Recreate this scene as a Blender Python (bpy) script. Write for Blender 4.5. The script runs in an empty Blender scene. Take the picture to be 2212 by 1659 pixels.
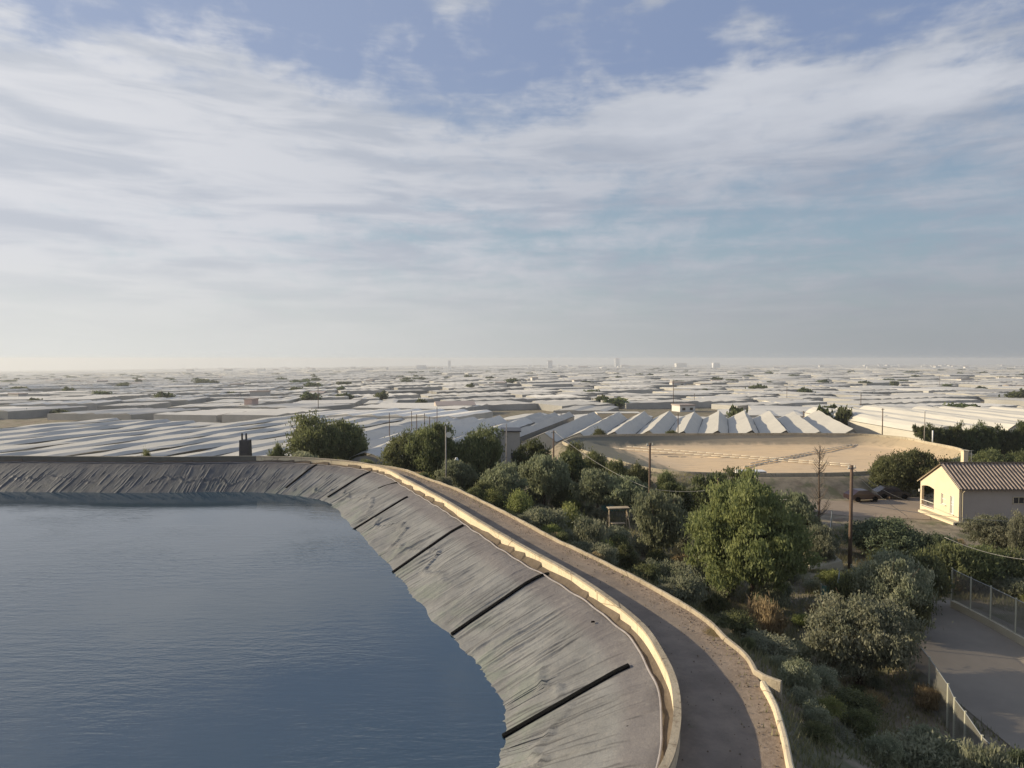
import bpy, math, random
import numpy as np
from mathutils import Vector
R = math.radians
random.seed(7); rng = np.random.default_rng(11)
S = bpy.context.scene
COL = S.collection

# ------------------------------------------------------------------ camera
CAMZ = 13.0
FPX = 1441.0                      # focal length in pixels of a 2212 px wide frame
PITCH = math.atan(54.5/FPX)
cam = bpy.data.cameras.new('camera'); camo = bpy.data.objects.new('camera', cam); COL.objects.link(camo)
camo.location = (0, 0, CAMZ); camo.rotation_euler = (math.pi/2-PITCH, 0, 0)
cam.sensor_fit = 'HORIZONTAL'; cam.angle = 2*math.atan(1106/FPX); cam.clip_start = .1; cam.clip_end = 60000
S.camera = camo

# ------------------------------------------------------------------ light
SUN_EL, SUN_AZ = R(18), R(-75)    # azimuth measured from the view direction (+Y), towards +X
sd = Vector((math.sin(SUN_AZ)*math.cos(SUN_EL), math.cos(SUN_AZ)*math.cos(SUN_EL), math.sin(SUN_EL)))
sun = bpy.data.lights.new('sun', 'SUN'); sun.energy = 5.0; sun.angle = R(.5); sun.color = (1, .86, .64)
suno = bpy.data.objects.new('sun', sun); COL.objects.link(suno)
suno.rotation_euler = sd.to_track_quat('Z', 'Y').to_euler(); suno.location = (-60, 0, 60)
S.view_settings.view_transform = 'Standard'; S.view_settings.look = 'None'
S.view_settings.exposure = .26; S.view_settings.gamma = 1
S.cycles.max_bounces = 5; S.cycles.diffuse_bounces = 2; S.cycles.glossy_bounces = 2
S.cycles.transmission_bounces = 3; S.cycles.transparent_max_bounces = 6; S.cycles.volume_bounces = 1
S.cycles.use_adaptive_sampling = True

class NT:                          # tiny node-tree helper
    def __init__(s, nt): s.nt = nt; nt.nodes.clear()
    def n(s, t, **k):
        nd = s.nt.nodes.new(t)
        for a, b in k.items():
            if a == 'i':
                for q, v in b.items():
                    if isinstance(v, bpy.types.NodeSocket): s.nt.links.new(v, nd.inputs[q])
                    else: nd.inputs[q].default_value = v
            else: setattr(nd, a, b)
        return nd
    def m(s, op, a, b=None, c=None, clamp=False):
        nd = s.nt.nodes.new('ShaderNodeMath'); nd.operation = op; nd.use_clamp = clamp
        for q, v in enumerate((a, b, c)):
            if v is None: continue
            if isinstance(v, bpy.types.NodeSocket): s.nt.links.new(v, nd.inputs[q])
            else: nd.inputs[q].default_value = v
        return nd.outputs[0]
    def mix(s, f, a, b, mode='MIX'):
        nd = s.nt.nodes.new('ShaderNodeMix'); nd.data_type = 'RGBA'; nd.blend_type = mode
        for q, v in ((0, f), (6, a), (7, b)):
            if isinstance(v, bpy.types.NodeSocket): s.nt.links.new(v, nd.inputs[q])
            else: nd.inputs[q].default_value = (v if q == 0 else (*v[:3], 1))
        return nd.outputs[2]
    def ramp(s, f, stops, interp='LINEAR'):
        nd = s.nt.nodes.new('ShaderNodeValToRGB'); s.nt.links.new(f, nd.inputs[0])
        e = nd.color_ramp.elements; nd.color_ramp.interpolation = interp
        while len(e) < len(stops): e.new(.5)
        for el, (p, c) in zip(e, stops):
            el.position = p; el.color = (*c, 1) if not isinstance(c, (int, float)) else (c, c, c, 1)
        return nd.outputs[0]
    def noise(s, vec, scale, detail=4, rough=.5, dist=0, out=0):
        nd = s.nt.nodes.new('ShaderNodeTexNoise'); nd.inputs['Scale'].default_value = scale
        nd.inputs['Detail'].default_value = detail; nd.inputs['Roughness'].default_value = rough
        nd.inputs['Distortion'].default_value = dist
        if vec is not None: s.nt.links.new(vec, nd.inputs['Vector'])
        return nd.outputs[out]
    def smooth(s, x, a, b):
        nd = s.nt.nodes.new('ShaderNodeMapRange'); nd.interpolation_type = 'SMOOTHSTEP'; nd.clamp = True
        s.nt.links.new(x, nd.inputs[0]); nd.inputs[1].default_value = a; nd.inputs[2].default_value = b
        return nd.outputs[0]
    def mapping(s, vec, scale=(1, 1, 1), rot=(0, 0, 0), loc=(0, 0, 0)):
        nd = s.nt.nodes.new('ShaderNodeMapping'); s.nt.links.new(vec, nd.inputs[0])
        nd.inputs['Scale'].default_value = scale; nd.inputs['Rotation'].default_value = rot; nd.inputs['Location'].default_value = loc
        return nd.outputs[0]

# ------------------------------------------------------------------ sky
W = bpy.data.worlds.new('World'); S.world = W; W.use_nodes = True
t = NT(W.node_tree)
tc = t.n('ShaderNodeTexCoord'); sep = t.n('ShaderNodeSeparateXYZ', i={0: tc.outputs['Generated']})
dx, dy, dz = sep.outputs
az = t.m('MULTIPLY', t.m('ARCTAN2', dx, dy), 57.2958)          # degrees, 0 = ahead, + = right
el = t.m('MULTIPLY', t.m('ARCSINE', dz), 57.2958)
zc = t.m('MAXIMUM', dz, .012)
sky = t.n('ShaderNodeTexSky', sky_type='NISHITA', sun_disc=False, sun_elevation=SUN_EL, sun_rotation=SUN_AZ,
          altitude=200, air_density=1.0, dust_density=1.5, ozone_density=2.0,
          i={})
cv = t.n('ShaderNodeCombineXYZ', i={0: dx, 1: dy, 2: zc}).outputs[0]
t.nt.links.new(cv, sky.inputs[0]) if sky.inputs else None
SKYSTR = .095
skyc = t.mix(1.0, sky.outputs[0], (SKYSTR, SKYSTR, SKYSTR), 'MULTIPLY')
# horizontal wobble of the coordinates so cloud edges are not straight
wv = t.n('ShaderNodeCombineXYZ', i={0: t.m('MULTIPLY', az, .035), 1: t.m('MULTIPLY', el, .11), 2: 0.}).outputs[0]
wob = t.m('SUBTRACT', t.noise(wv, 2.2, 5, .55), .5)
wob2 = t.m('SUBTRACT', t.noise(t.mapping(wv, loc=(7, 3, 1)), 3.1, 5, .6), .5)
az2 = t.m('ADD', az, t.m('MULTIPLY', wob2, 20)); el2 = t.m('ADD', el, t.m('MULTIPLY', wob, 10))
def blob(a, e, sa, se, amp, aa=None, ee=None, tilt=0):
    A = t.m('SUBTRACT', aa or az2, a); E = t.m('SUBTRACT', ee or el2, e)
    if tilt: E = t.m('SUBTRACT', E, t.m('MULTIPLY', A, tilt))
    q = t.m('ADD', t.m('POWER', t.m('ABSOLUTE', t.m('DIVIDE', A, sa)), 2.), t.m('POWER', t.m('ABSOLUTE', t.m('DIVIDE', E, se)), 2.))
    return t.m('MULTIPLY', t.m('EXPONENT', t.m('MULTIPLY', q, -1.)), amp)
def total(l):
    o = l[0]
    for q in l[1:]: o = t.m('ADD', o, q)
    return o
# veil of cloud: covers everything below about 22 degrees, opens to blue above, whiter on the left
veil = t.smooth(el2, 24.5, 16.)
left = t.m('MULTIPLY', t.smooth(az2, 12., -38.), t.smooth(el2, 25., 17.))
cover = total([t.m('MULTIPLY', veil, .60), t.m('MULTIPLY', left, .30),
    blob(17, 20.4, 12, 3.4, .72), blob(32, 19.6, 5, 3.8, .62), blob(8, 16.5, 8, 3, .22),
    blob(-27, 19.5, 15, 3.4, .42), blob(-20, 14, 26, 4.5, .30),
    t.m('MULTIPLY', blob(2, 24.5, 24, 2.6, .22), -1.), t.m('MULTIPLY', blob(-1, 21.0, 8, 1.8, .22), -1.), t.m('MULTIPLY', blob(30, 27, 12, 3.5, .25), -1.), blob(-34, 27, 12, 3, .30), blob(4, 29, 8, 2.4, .22), blob(17, 28.5, 6, 2.4, .25),
    t.m('MULTIPLY', blob(8, 11.4, 22, 1.3, .33), -1.), t.m('MULTIPLY', blob(24, 9.0, 18, 1.2, .26), -1.), t.m('MULTIPLY', blob(-10, 10.5, 14, 1.0, .2), -1.)])
streak = t.noise(t.mapping(wv, scale=(1., 2.4, 1), rot=(0, 0, R(8))), 2.8, 8, .62, .5)
puff = t.noise(t.mapping(wv, scale=(1.7, 1.1, 1), loc=(2, 9, 4)), 4.6, 8, .60, .3)
fil = t.noise(t.mapping(wv, scale=(2.2, .5, 1), rot=(0, 0, R(-28)), loc=(5, 5, 5)), 2.4, 5, .5)
dens = total([cover, t.m('MULTIPLY', t.m('SUBTRACT', streak, .5), .95), t.m('MULTIPLY', t.m('SUBTRACT', puff, .5), 1.5),
              t.m('MULTIPLY', t.m('MULTIPLY', t.smooth(fil, .40, .72), t.smooth(el, 18., 25.)), .42)])
dens = t.m('ADD', dens, blob(-7.4, 11.75, 4.2, .38, .75, az, t.m('ADD', el, t.m('MULTIPLY', wob, .9))))
dens = t.m('ADD', dens, blob(3.5, 11.2, 4.5, .45, .4, az, t.m('ADD', el, t.m('MULTIPLY', wob, 1.2))))
dens = t.smooth(dens, .02, .98)
# cloud tone: brighter to the left (towards the sun), greyer right and in the thick undersides
g = t.smooth(az, 38., -46.)
shade = t.noise(t.mapping(wv, scale=(1, 2.2, 1), loc=(11, 2, 8)), 2.4, 6, .55, .4)
tone = t.mix(g, (.38, .41, .475), (.64, .65, .685))
tone = t.mix(t.m('MULTIPLY', t.smooth(shade, .38, .66), .9), tone, t.mix(g, (.28, .32, .40), (.48, .51, .57)))
tone = t.mix(total([blob(17, 20, 12, 3.2, .75), blob(32, 19, 5, 3.5, .65)]), tone, (.57, .59, .64))
gap = t.mix(t.smooth(el, 24., 8.), t.mix(g, (.225, .29, .455), (.33, .385, .53)), t.mix(g, (.28, .37, .44), (.42, .51, .56)))
blue = t.mix(.22, gap, skyc)
c1 = t.mix(dens, blue, tone)
# low haze near the horizon
hz = t.mix(t.smooth(az, 44., -44.), (.295, .312, .328), (.67, .675, .65))
hf = t.smooth(el, 10.5, 0.)
c2 = t.mix(t.m('MULTIPLY', hf, .93), c1, hz)
away = t.smooth(t.m('ABSOLUTE', az), 60., 120.)
bg = t.n('ShaderNodeBackground', i={'Color': c2, 'Strength': .94})
t.n('ShaderNodeOutputWorld', i={'Surface': bg.outputs[0]})

# ------------------------------------------------------------------ helpers
def P(u, v, z):
    """point of the world plane z seen at (u, v) of the 2212 x 1659 view (used to survey the site)"""
    xx = (u-1106)/FPX; yy = (829.5-v)/FPX
    d = (xx, math.cos(PITCH)+yy*math.sin(PITCH), -math.sin(PITCH)+yy*math.cos(PITCH))
    k = (z-CAMZ)/d[2]
    return (d[0]*k, d[1]*k, z)
def PD(u, v, y):
    """point at distance y"""
    xx = (u-1106)/FPX; yy = (829.5-v)/FPX
    d = (xx, math.cos(PITCH)+yy*math.sin(PITCH), -math.sin(PITCH)+yy*math.cos(PITCH))
    k = y/d[1]
    return (d[0]*k, y, CAMZ+d[2]*k)

def tag(o, label=None, cat=None, group=None, kind=None):
    if label: o['label'] = label
    if cat: o['category'] = cat
    if group: o['group'] = group
    if kind: o['kind'] = kind
    return o
def empty(name, loc=(0, 0, 0), rz=0):
    o = bpy.data.objects.new(name, None); COL.objects.link(o); o.location = loc; o.rotation_euler = (0, 0, rz)
    o.empty_display_size = .3
    return o
def link(name, me, mat=None, parent=None, loc=None):
    o = bpy.data.objects.new(name, me); COL.objects.link(o)
    if mat is not None and not me.materials: me.materials.append(mat)
    if parent: o.parent = parent
    if loc: o.location = loc
    return o
def mesh_np(name, V, F, smooth=False, tint=None, uv=None):
    """V (n,3) array; F (m,k) int array of equal-sized faces"""
    V = np.asarray(V, np.float32); F = np.asarray(F, np.int32); k = F.shape[1]
    me = bpy.data.meshes.new(name); me.vertices.add(len(V)); me.vertices.foreach_set('co', V.ravel())
    me.loops.add(F.size); me.loops.foreach_set('vertex_index', F.ravel())
    me.polygons.add(len(F)); me.polygons.foreach_set('loop_start', np.arange(0, F.size, k, dtype=np.int32))
    me.polygons.foreach_set('use_smooth', np.full(len(F), smooth))
    if tint is not None:
        a = me.attributes.new('tint', 'FLOAT', 'POINT'); a.data.foreach_set('value', np.asarray(tint, np.float32))
    me.update(calc_edges=True); me.validate()
    return me
class MB:
    """collects polygons and links them as ONE mesh object"""
    def __init__(s): s.v = []; s.f = []
    def add(s, vs, fs):
        b = len(s.v); s.v += [tuple(p) for p in vs]; s.f += [tuple(b+i for i in f) for f in fs]; return s
    def box(s, c, d, rz=0, taper=1., z0=None):
        x, y, z = [q/2 for q in d]; vs = []
        for k, zz in ((1, -z), (taper, z)):
            for sx, sy in ((-1, -1), (1, -1), (1, 1), (-1, 1)):
                px, py = sx*x*k, sy*y*k
                vs.append((c[0]+px*math.cos(rz)-py*math.sin(rz), c[1]+px*math.sin(rz)+py*math.cos(rz), c[2]+zz))
        return s.add(vs, [(3, 2, 1, 0), (4, 5, 6, 7), (0, 1, 5, 4), (1, 2, 6, 5), (2, 3, 7, 6), (3, 0, 4, 7)])
    def tube(s, pts, rad, n=8, cap=True):
        pts = [Vector(p) for p in pts]; m = len(pts)
        if isinstance(rad, (int, float)): rad = [rad]*m
        rings = []
        for i, p in enumerate(pts):
            d = (pts[min(i+1, m-1)]-pts[max(i-1, 0)])
            d = d.normalized() if d.length > 1e-9 else Vector((0, 0, 1))
            a = d.orthogonal().normalized() if i == 0 else (a - d*a.dot(d)).normalized()
            b = d.cross(a)
            rings.append([p+(a*math.cos(q*2*math.pi/n)+b*math.sin(q*2*math.pi/n))*rad[i] for q in range(n)])
        vs = [v for r in rings for v in r]; fs = []
        for i in range(m-1):
            for q in range(n):
                fs.append((i*n+q, i*n+(q+1) % n, (i+1)*n+(q+1) % n, (i+1)*n+q))
        if cap: fs += [tuple(reversed(range(n))), tuple((m-1)*n+q for q in range(n))]
        return s.add(vs, fs)
    def build(s, name, mat, parent=None, smooth=False, loc=None):
        me = bpy.data.meshes.new(name); me.from_pydata(s.v, [], s.f); me.update()
        if smooth: me.polygons.foreach_set('use_smooth', [True]*len(me.polygons))
        return link(name, me, mat, parent, loc)
def resample(pts, step, smooth=True):
    pts = [Vector(p).to_2d() for p in pts]; out = []
    n = len(pts)
    for i in range(n-1):
        p0, p1, p2, p3 = pts[max(i-1, 0)], pts[i], pts[i+1], pts[min(i+2, n-1)]
        L = (p2-p1).length
        # centripetal-like: scale tangents by neighbour lengths
        l0 = max((p1-p0).length, 1e-6); l2 = max((p3-p2).length, 1e-6)
        m1 = (p2-p1) if l0 < 1e-5 else ((p1-p0)/l0*L+(p2-p1)/L*l0)/(l0+L)*L/1.0*1.0
        m2 = (p2-p1) if l2 < 1e-5 else ((p2-p1)/L*l2+(p3-p2)/l2*L)/(l2+L)*L
        k = max(1, int(L/.15))
        for q in range(k):
            s_ = q/k; a = 2*s_**3-3*s_**2+1; b = s_**3-2*s_**2+s_; c = -2*s_**3+3*s_**2; d = s_**3-s_**2
            out.append(p1*a+m1*b+p2*c+m2*d)
    out.append(pts[-1]); A = np.array([(p.x, p.y) for p in out])
    # smooth and resample evenly
    for _ in range(30 if smooth else 0):
        A[1:-1] = A[1:-1]*.5+(A[:-2]+A[2:])*.25
    s_ = np.r_[0, np.cumsum(np.hypot(*(A[1:]-A[:-1]).T))]
    m = max(2, int(s_[-1]/step)); q = np.linspace(0, s_[-1], m+1)
    return np.c_[np.interp(q, s_, A[:, 0]), np.interp(q, s_, A[:, 1])]
def normals(A):
    """unit normals pointing to the left of travel"""
    T = np.gradient(A, axis=0); T /= np.linalg.norm(T, axis=1)[:, None]
    return np.c_[-T[:, 1], T[:, 0]]
def grid_faces(m, n, closed=False):
    i, j = np.meshgrid(np.arange(m-1 if not closed else m), np.arange(n-1), indexing='ij')
    a = i*n+j; b = ((i+1) % m)*n+j
    return np.stack([a, b, b+1, a+1], -1).reshape(-1, 4)
def sdist(pts, poly):
    """distance of pts (n,2) to polygon; positive outside"""
    A = poly; B = np.roll(poly, -1, 0); d = np.full(len(pts), 1e9); ins = np.zeros(len(pts), bool)
    for a, b in zip(A, B):
        ab = b-a; L = (ab**2).sum()
        if L < 1e-12: continue
        tt = np.clip(((pts-a)@ab)/L, 0, 1)
        d = np.minimum(d, np.hypot(*(pts-a-tt[:, None]*ab).T))
        c = ((a[1] > pts[:, 1]) != (b[1] > pts[:, 1]))
        if c.any():
            with np.errstate(divide='ignore', invalid='ignore'):
                xi = (b[0]-a[0])*(pts[:, 1]-a[1])/(b[1]-a[1])+a[0]
            ins ^= c & (pts[:, 0] < xi)
    return np.where(ins, -d, d)
def vnoise(x, y, s, seed=0):
    """cheap value noise 0..1"""
    g = np.random.default_rng(seed).random((64, 64)); x = np.asarray(x)/s; y = np.asarray(y)/s
    xi = np.floor(x).astype(int); yi = np.floor(y).astype(int); fx = x-xi; fy = y-yi
    fx = fx*fx*(3-2*fx); fy = fy*fy*(3-2*fy)
    a = g[xi % 64, yi % 64]; b = g[(xi+1) % 64, yi % 64]; c = g[xi % 64, (yi+1) % 64]; d = g[(xi+1) % 64, (yi+1) % 64]
    return a*(1-fx)*(1-fy)+b*fx*(1-fy)+c*(1-fx)*fy+d*fx*fy

# ------------------------------------------------------------------ materials
def mat(name, col, rough=.8, spec=.3, var=.25, vs=1.5, bump=.0, bs=8., col2=None, metal=0, v2=None, rnd=0.):
    m = bpy.data.materials.new(name); m.use_nodes = True; t = NT(m.node_tree)
    tc = t.n('ShaderNodeTexCoord'); ob = tc.outputs['Object']
    n1 = t.noise(ob, vs, 6, .6); n2 = t.noise(ob, vs*9, 4, .6)
    f = t.m('ADD', t.m('MULTIPLY', t.smooth(n1, .3, .7), .7), t.m('MULTIPLY', n2, .3))
    c2 = col2 or tuple(c*(1-var) for c in col)
    c = t.mix(f, col, c2)
    if rnd:
        oi = t.n('ShaderNodeObjectInfo')
        hsv = t.n('ShaderNodeHueSaturation', i={'Color': c, 'Value': t.m('ADD', 1-rnd, t.m('MULTIPLY', oi.outputs['Random'], 2*rnd))})
        c = hsv.outputs[0]
    b = t.n('ShaderNodeBsdfPrincipled', i={'Base Color': c, 'Roughness': rough, 'Specular IOR Level': spec, 'Metallic': metal})
    if bump:
        h = t.noise(ob, bs, 6, .65)
        bp = t.n('ShaderNodeBump', i={'Height': h, 'Strength': bump, 'Distance': .05}); t.nt.links.new(bp.outputs[0], b.inputs['Normal'])
    t.n('ShaderNodeOutputMaterial', i={'Surface': b.outputs[0]})
    return m
def leafmat(name, dark, light, trans=.48):
    m = bpy.data.materials.new(name); m.use_nodes = True; t = NT(m.node_tree)
    a = t.n('ShaderNodeAttribute', attribute_name='tint'); oi = t.n('ShaderNodeObjectInfo')
    c = t.mix(a.outputs['Fac'], dark, light)
    hsv = t.n('ShaderNodeHueSaturation', i={'Color': c, 'Hue': t.m('ADD', .487, t.m('MULTIPLY', oi.outputs['Random'], .026)),
                                            'Value': t.m('ADD', .82, t.m('MULTIPLY', oi.outputs['Random'], .36))})
    d = t.n('ShaderNodeBsdfPrincipled', i={'Base Color': hsv.outputs[0], 'Roughness': .6, 'Specular IOR Level': .25})
    tr = t.n('ShaderNodeBsdfTranslucent', i={'Color': hsv.outputs[0]})
    mx = t.n('ShaderNodeMixShader', i={0: trans, 1: d.outputs[0], 2: tr.outputs[0]})
    t.n('ShaderNodeOutputMaterial', i={'Surface': mx.outputs[0]})
    return m
M = {}
M['plaster'] = mat('cream_plaster', (.72, .60, .42), .85, .2, .12, .6, .15, 14)
M['parapet'] = mat('parapet_concrete', (.70, .61, .43), .85, .2, .0, .5, .25, 18, col2=(.62, .50, .34))
def weathered(name, a, b, stain):
    m = bpy.data.materials.new(name); m.use_nodes = True; t = NT(m.node_tree)
    geo = t.n('ShaderNodeNewGeometry'); pos = geo.outputs['Position']
    c = t.mix(t.smooth(t.noise(pos, .45, 6, .65), .35, .65), a, b)
    c = t.mix(t.m('MULTIPLY', t.smooth(t.noise(t.mapping(pos, scale=(1, 1, .25)), 3.2, 6, .7), .52, .70), .75), c, stain)
    c = t.mix(t.m('MULTIPLY', t.smooth(t.noise(pos, 11, 5, .75), .52, .68), .5), c, tuple(q*.8 for q in stain))
    vor = t.n('ShaderNodeTexVoronoi', feature='DISTANCE_TO_EDGE', i={'Vector': pos, 'Scale': .23})
    c = t.mix(t.m('MULTIPLY', t.smooth(vor.outputs['Distance'], .006, .002), .7), c, tuple(q*.45 for q in stain))
    b_ = t.n('ShaderNodeBsdfPrincipled', i={'Base Color': c, 'Roughness': .9, 'Specular IOR Level': .15})
    bp = t.n('ShaderNodeBump', i={'Height': t.noise(pos, 9, 7, .75), 'Strength': .7, 'Distance': .05}); t.nt.links.new(bp.outputs[0], b_.inputs['Normal'])
    t.n('ShaderNodeOutputMaterial', i={'Surface': b_.outputs[0]}); return m
M['parapet'] = weathered('weathered_parapet', (.72, .61, .41), (.66, .54, .37), (.44, .34, .22))
M['curb'] = weathered('weathered_curb', (.46, .39, .28), (.36, .30, .21), (.20, .15, .10))
M['curb_old'] = mat('curb_concrete', (.55, .47, .33), .9, .2, .0, 1.2, .4, 18, col2=(.36, .27, .18))
M['pale_paint'] = mat('pale_paint', (.70, .66, .56), .7, .3, .15, 1.)
M['white_paint'] = mat('white_paint', (.78, .77, .74), .5, .4, .1, 1.)
M['dirt'] = mat('crest_dirt', (.165, .130, .095), .95, .1, .3, 2.2, .6, 9)
M['road'] = mat('road_gravel', (.225, .185, .150), .95, .15, .0, .55, .7, 16, col2=(.165, .135, .108))
M['wood'] = mat('pole_wood', (.17, .115, .08), .85, .2, .4, 1.2, .4, 9)
M['pole_conc'] = mat('pole_concrete', (.34, .31, .27), .85, .2, .2, 1.)
M['metal'] = mat('galvanised_metal', (.42, .42, .38), .45, .5, .2, 2., metal=.4)
M['dark_metal'] = mat('dark_metal', (.05, .05, .055), .5, .4, .2, 2.)
M['rubber'] = mat('black_rubber', (.006, .006, .006), .9, .05, .3, 3.)
M['bark'] = mat('bark', (.14, .10, .07), .9, .15, .4, 2., .5, 12)
M['dry'] = mat('dry_twigs', (.22, .18, .14), .9, .15, .3, 2.)
M['court'] = mat('yard_asphalt', (.34, .285, .215), .92, .15, .0, .18, .5, 20, col2=(.24, .205, .16))
M['glassdark'] = mat('window_glass', (.03, .03, .035), .15, .5, .2, 1.)
M['hem'] = mat('hem_pipe', (.34, .31, .30), .8, .2, .35, 2.)
M['bag'] = mat('ballast_bag', (.85, .74, .55), .9, .2, .25, 3.)
M['pad'] = mat('concrete_pad', (.60, .52, .36), .9, .2, .2, 1.)
M['wood_lt'] = mat('swing_timber', (.50, .40, .27), .8, .2, .2, 2.)
M['car_red'] = mat('car_paint_dark_red', (.030, .016, .018), .3, .6, .1, 1.)
M['car_teal'] = mat('car_paint_pale', (.42, .46, .45), .3, .6, .1, 1.)
M['pink'] = mat('pinkish_render', (.62, .45, .38), .85, .2, .15, .4)
M['farwall'] = mat('far_render', (.62, .60, .55), .85, .2, .1, .02, rnd=.18)
M['farroof'] = mat('far_roof', (.40, .33, .28), .85, .2, .1, .02, rnd=.25)
M['postm'] = mat('pale_post', (.50, .48, .36), .7, .3, .15, 1.)
M['cablem'] = mat('cable_sheath', (.45, .42, .36), .6, .3, .1, 1.)
M['greenmesh'] = mat('green_windbreak_mesh', (.15, .30, .25), .8, .2, .3, 2.)
M['scree'] = mat('shade_mesh', (.16, .15, .12), .85, .2, .2, 2.)

def plastic(name, a, b, sc=.05, rnd=.12):
    m = bpy.data.materials.new(name); m.use_nodes = True; t = NT(m.node_tree)
    geo = t.n('ShaderNodeNewGeometry'); oi = t.n('ShaderNodeObjectInfo')
    at = t.n('ShaderNodeAttribute', attribute_name='tint')
    n = t.noise(geo.outputs['Position'], sc, 5, .6); n2 = t.noise(t.mapping(geo.outputs['Position'], rot=(0, 0, R(-17.5)), scale=(.5, .06, 1)), 2., 5, .6)
    c = t.mix(t.smooth(n, .35, .68), a, b)
    c = t.mix(t.m('MULTIPLY', t.smooth(n2, .45, .75), .4), c, tuple(q*.7 for q in a))
    v = total3(t, [1-rnd, t.m('MULTIPLY', oi.outputs['Random'], 2*rnd), t.m('MULTIPLY', t.m('SUBTRACT', at.outputs['Fac'], .5), .5)])
    hsv = t.n('ShaderNodeHueSaturation', i={'Color': c, 'Value': v})
    d = t.n('ShaderNodeBsdfPrincipled', i={'Base Color': hsv.outputs[0], 'Roughness': .42, 'Specular IOR Level': .45})
    tl = t.n('ShaderNodeBsdfTranslucent', i={'Color': hsv.outputs[0]}); mx = t.n('ShaderNodeMixShader', i={0: .18, 1: d.outputs[0], 2: tl.outputs[0]})
    t.n('ShaderNodeOutputMaterial', i={'Surface': mx.outputs[0]})
    return m
def total3(t, l):
    o = t.m('ADD', l[0], l[1])
    for q in l[2:]: o = t.m('ADD', o, q)
    return o
M['plastic'] = plastic('greenhouse_plastic', (.92, .85, .70), (.82, .765, .64))
M['plastic_far'] = plastic('far_greenhouse_plastic', (.90, .83, .69), (.70, .65, .55), .01, .18)
M['plastic_side'] = plastic('greenhouse_side_plastic', (.52, .50, .45), (.38, .365, .33))  # darker copy of the plastic, the walls' shade put into its colour

# ------------------------------------------------------------------ surveyed lines
wall_px = [(554, 985), (693, 990), (788, 1000), (833, 1011), (874, 1032.5), (956, 1076), (1037, 1125), (1146, 1188), (1212, 1223),
           (1277.6, 1264), (1330, 1301), (1392, 1354), (1428, 1409), (1455, 1466), (1462, 1505), (1464, 1540), (1461, 1573), (1450, 1619), (1437.5, 1659)]
WH = .82
Wc = resample([(-160, 84), (-90, 83.6), (-60, 83.2), (-42, 82.6)]+[P(u, v, WH)[:2] for u, v in wall_px]+[(3.2, 18), (0, 14.2), (-6, 11), (-14, 9), (-60, 8), (-160, 8)], .25)
out_px = [(816.5, 1004), (860, 1010), (915, 1029), (983, 1053), (1032.6, 1076), (1141, 1131), (1201, 1163), (1272, 1195), (1365, 1241), (1474.5, 1302),
          (1529, 1335), (1573, 1381), (1592, 1392), (1634, 1449)]
OH = .27
Oc = resample([(-160, 87.6), (-90, 87.3), (-60, 87), (-38, 86), (-24, 83.6)]+[P(u, v, OH)[:2] for u, v in out_px]
              + [P(1649.6, 1476, OH)[:2], P(1678, 1532, OH)[:2], P(1694.7, 1587, OH)[:2], P(1708.5, 1659, OH)[:2]]+[(8.2, 17.5), (6, 13), (1, 8.6), (-8, 5.6), (-60, 4), (-160, 4)], .5)
Wn = -normals(Wc)     # towards the inside of the basin is -Wn ... fixed below
# travelling from far left, clockwise: basin lies to the right of travel
Win = np.c_[normals(Wc)[:, 1]*0, normals(Wc)[:, 1]*0]
Win = -normals(Wc)
if Win[len(Wc)//2][0] > 0: Win = -Win
Opoly = Oc[::2]

# second reservoir outline at its rim (z = -3)
R2Z = -3.0
r2_px = [(1216, 957), (1240, 968), (1290, 985), (1345, 1001), (1400, 1014), (1460, 1022), (1550, 1026), (1700, 1027), (1830, 1025), (1950, 1016), (2040, 1000), (2084, 984), (2078, 974),
         (2000, 957), (1950, 947), (1880, 941), (1750, 939), (1600, 939), (1450, 940), (1320, 942), (1250, 946)]
r2 = [P(u, v, R2Z)[:2] for u, v in r2_px]; r2 = resample(r2+[r2[0]], 1.0)[:-1]

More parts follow.
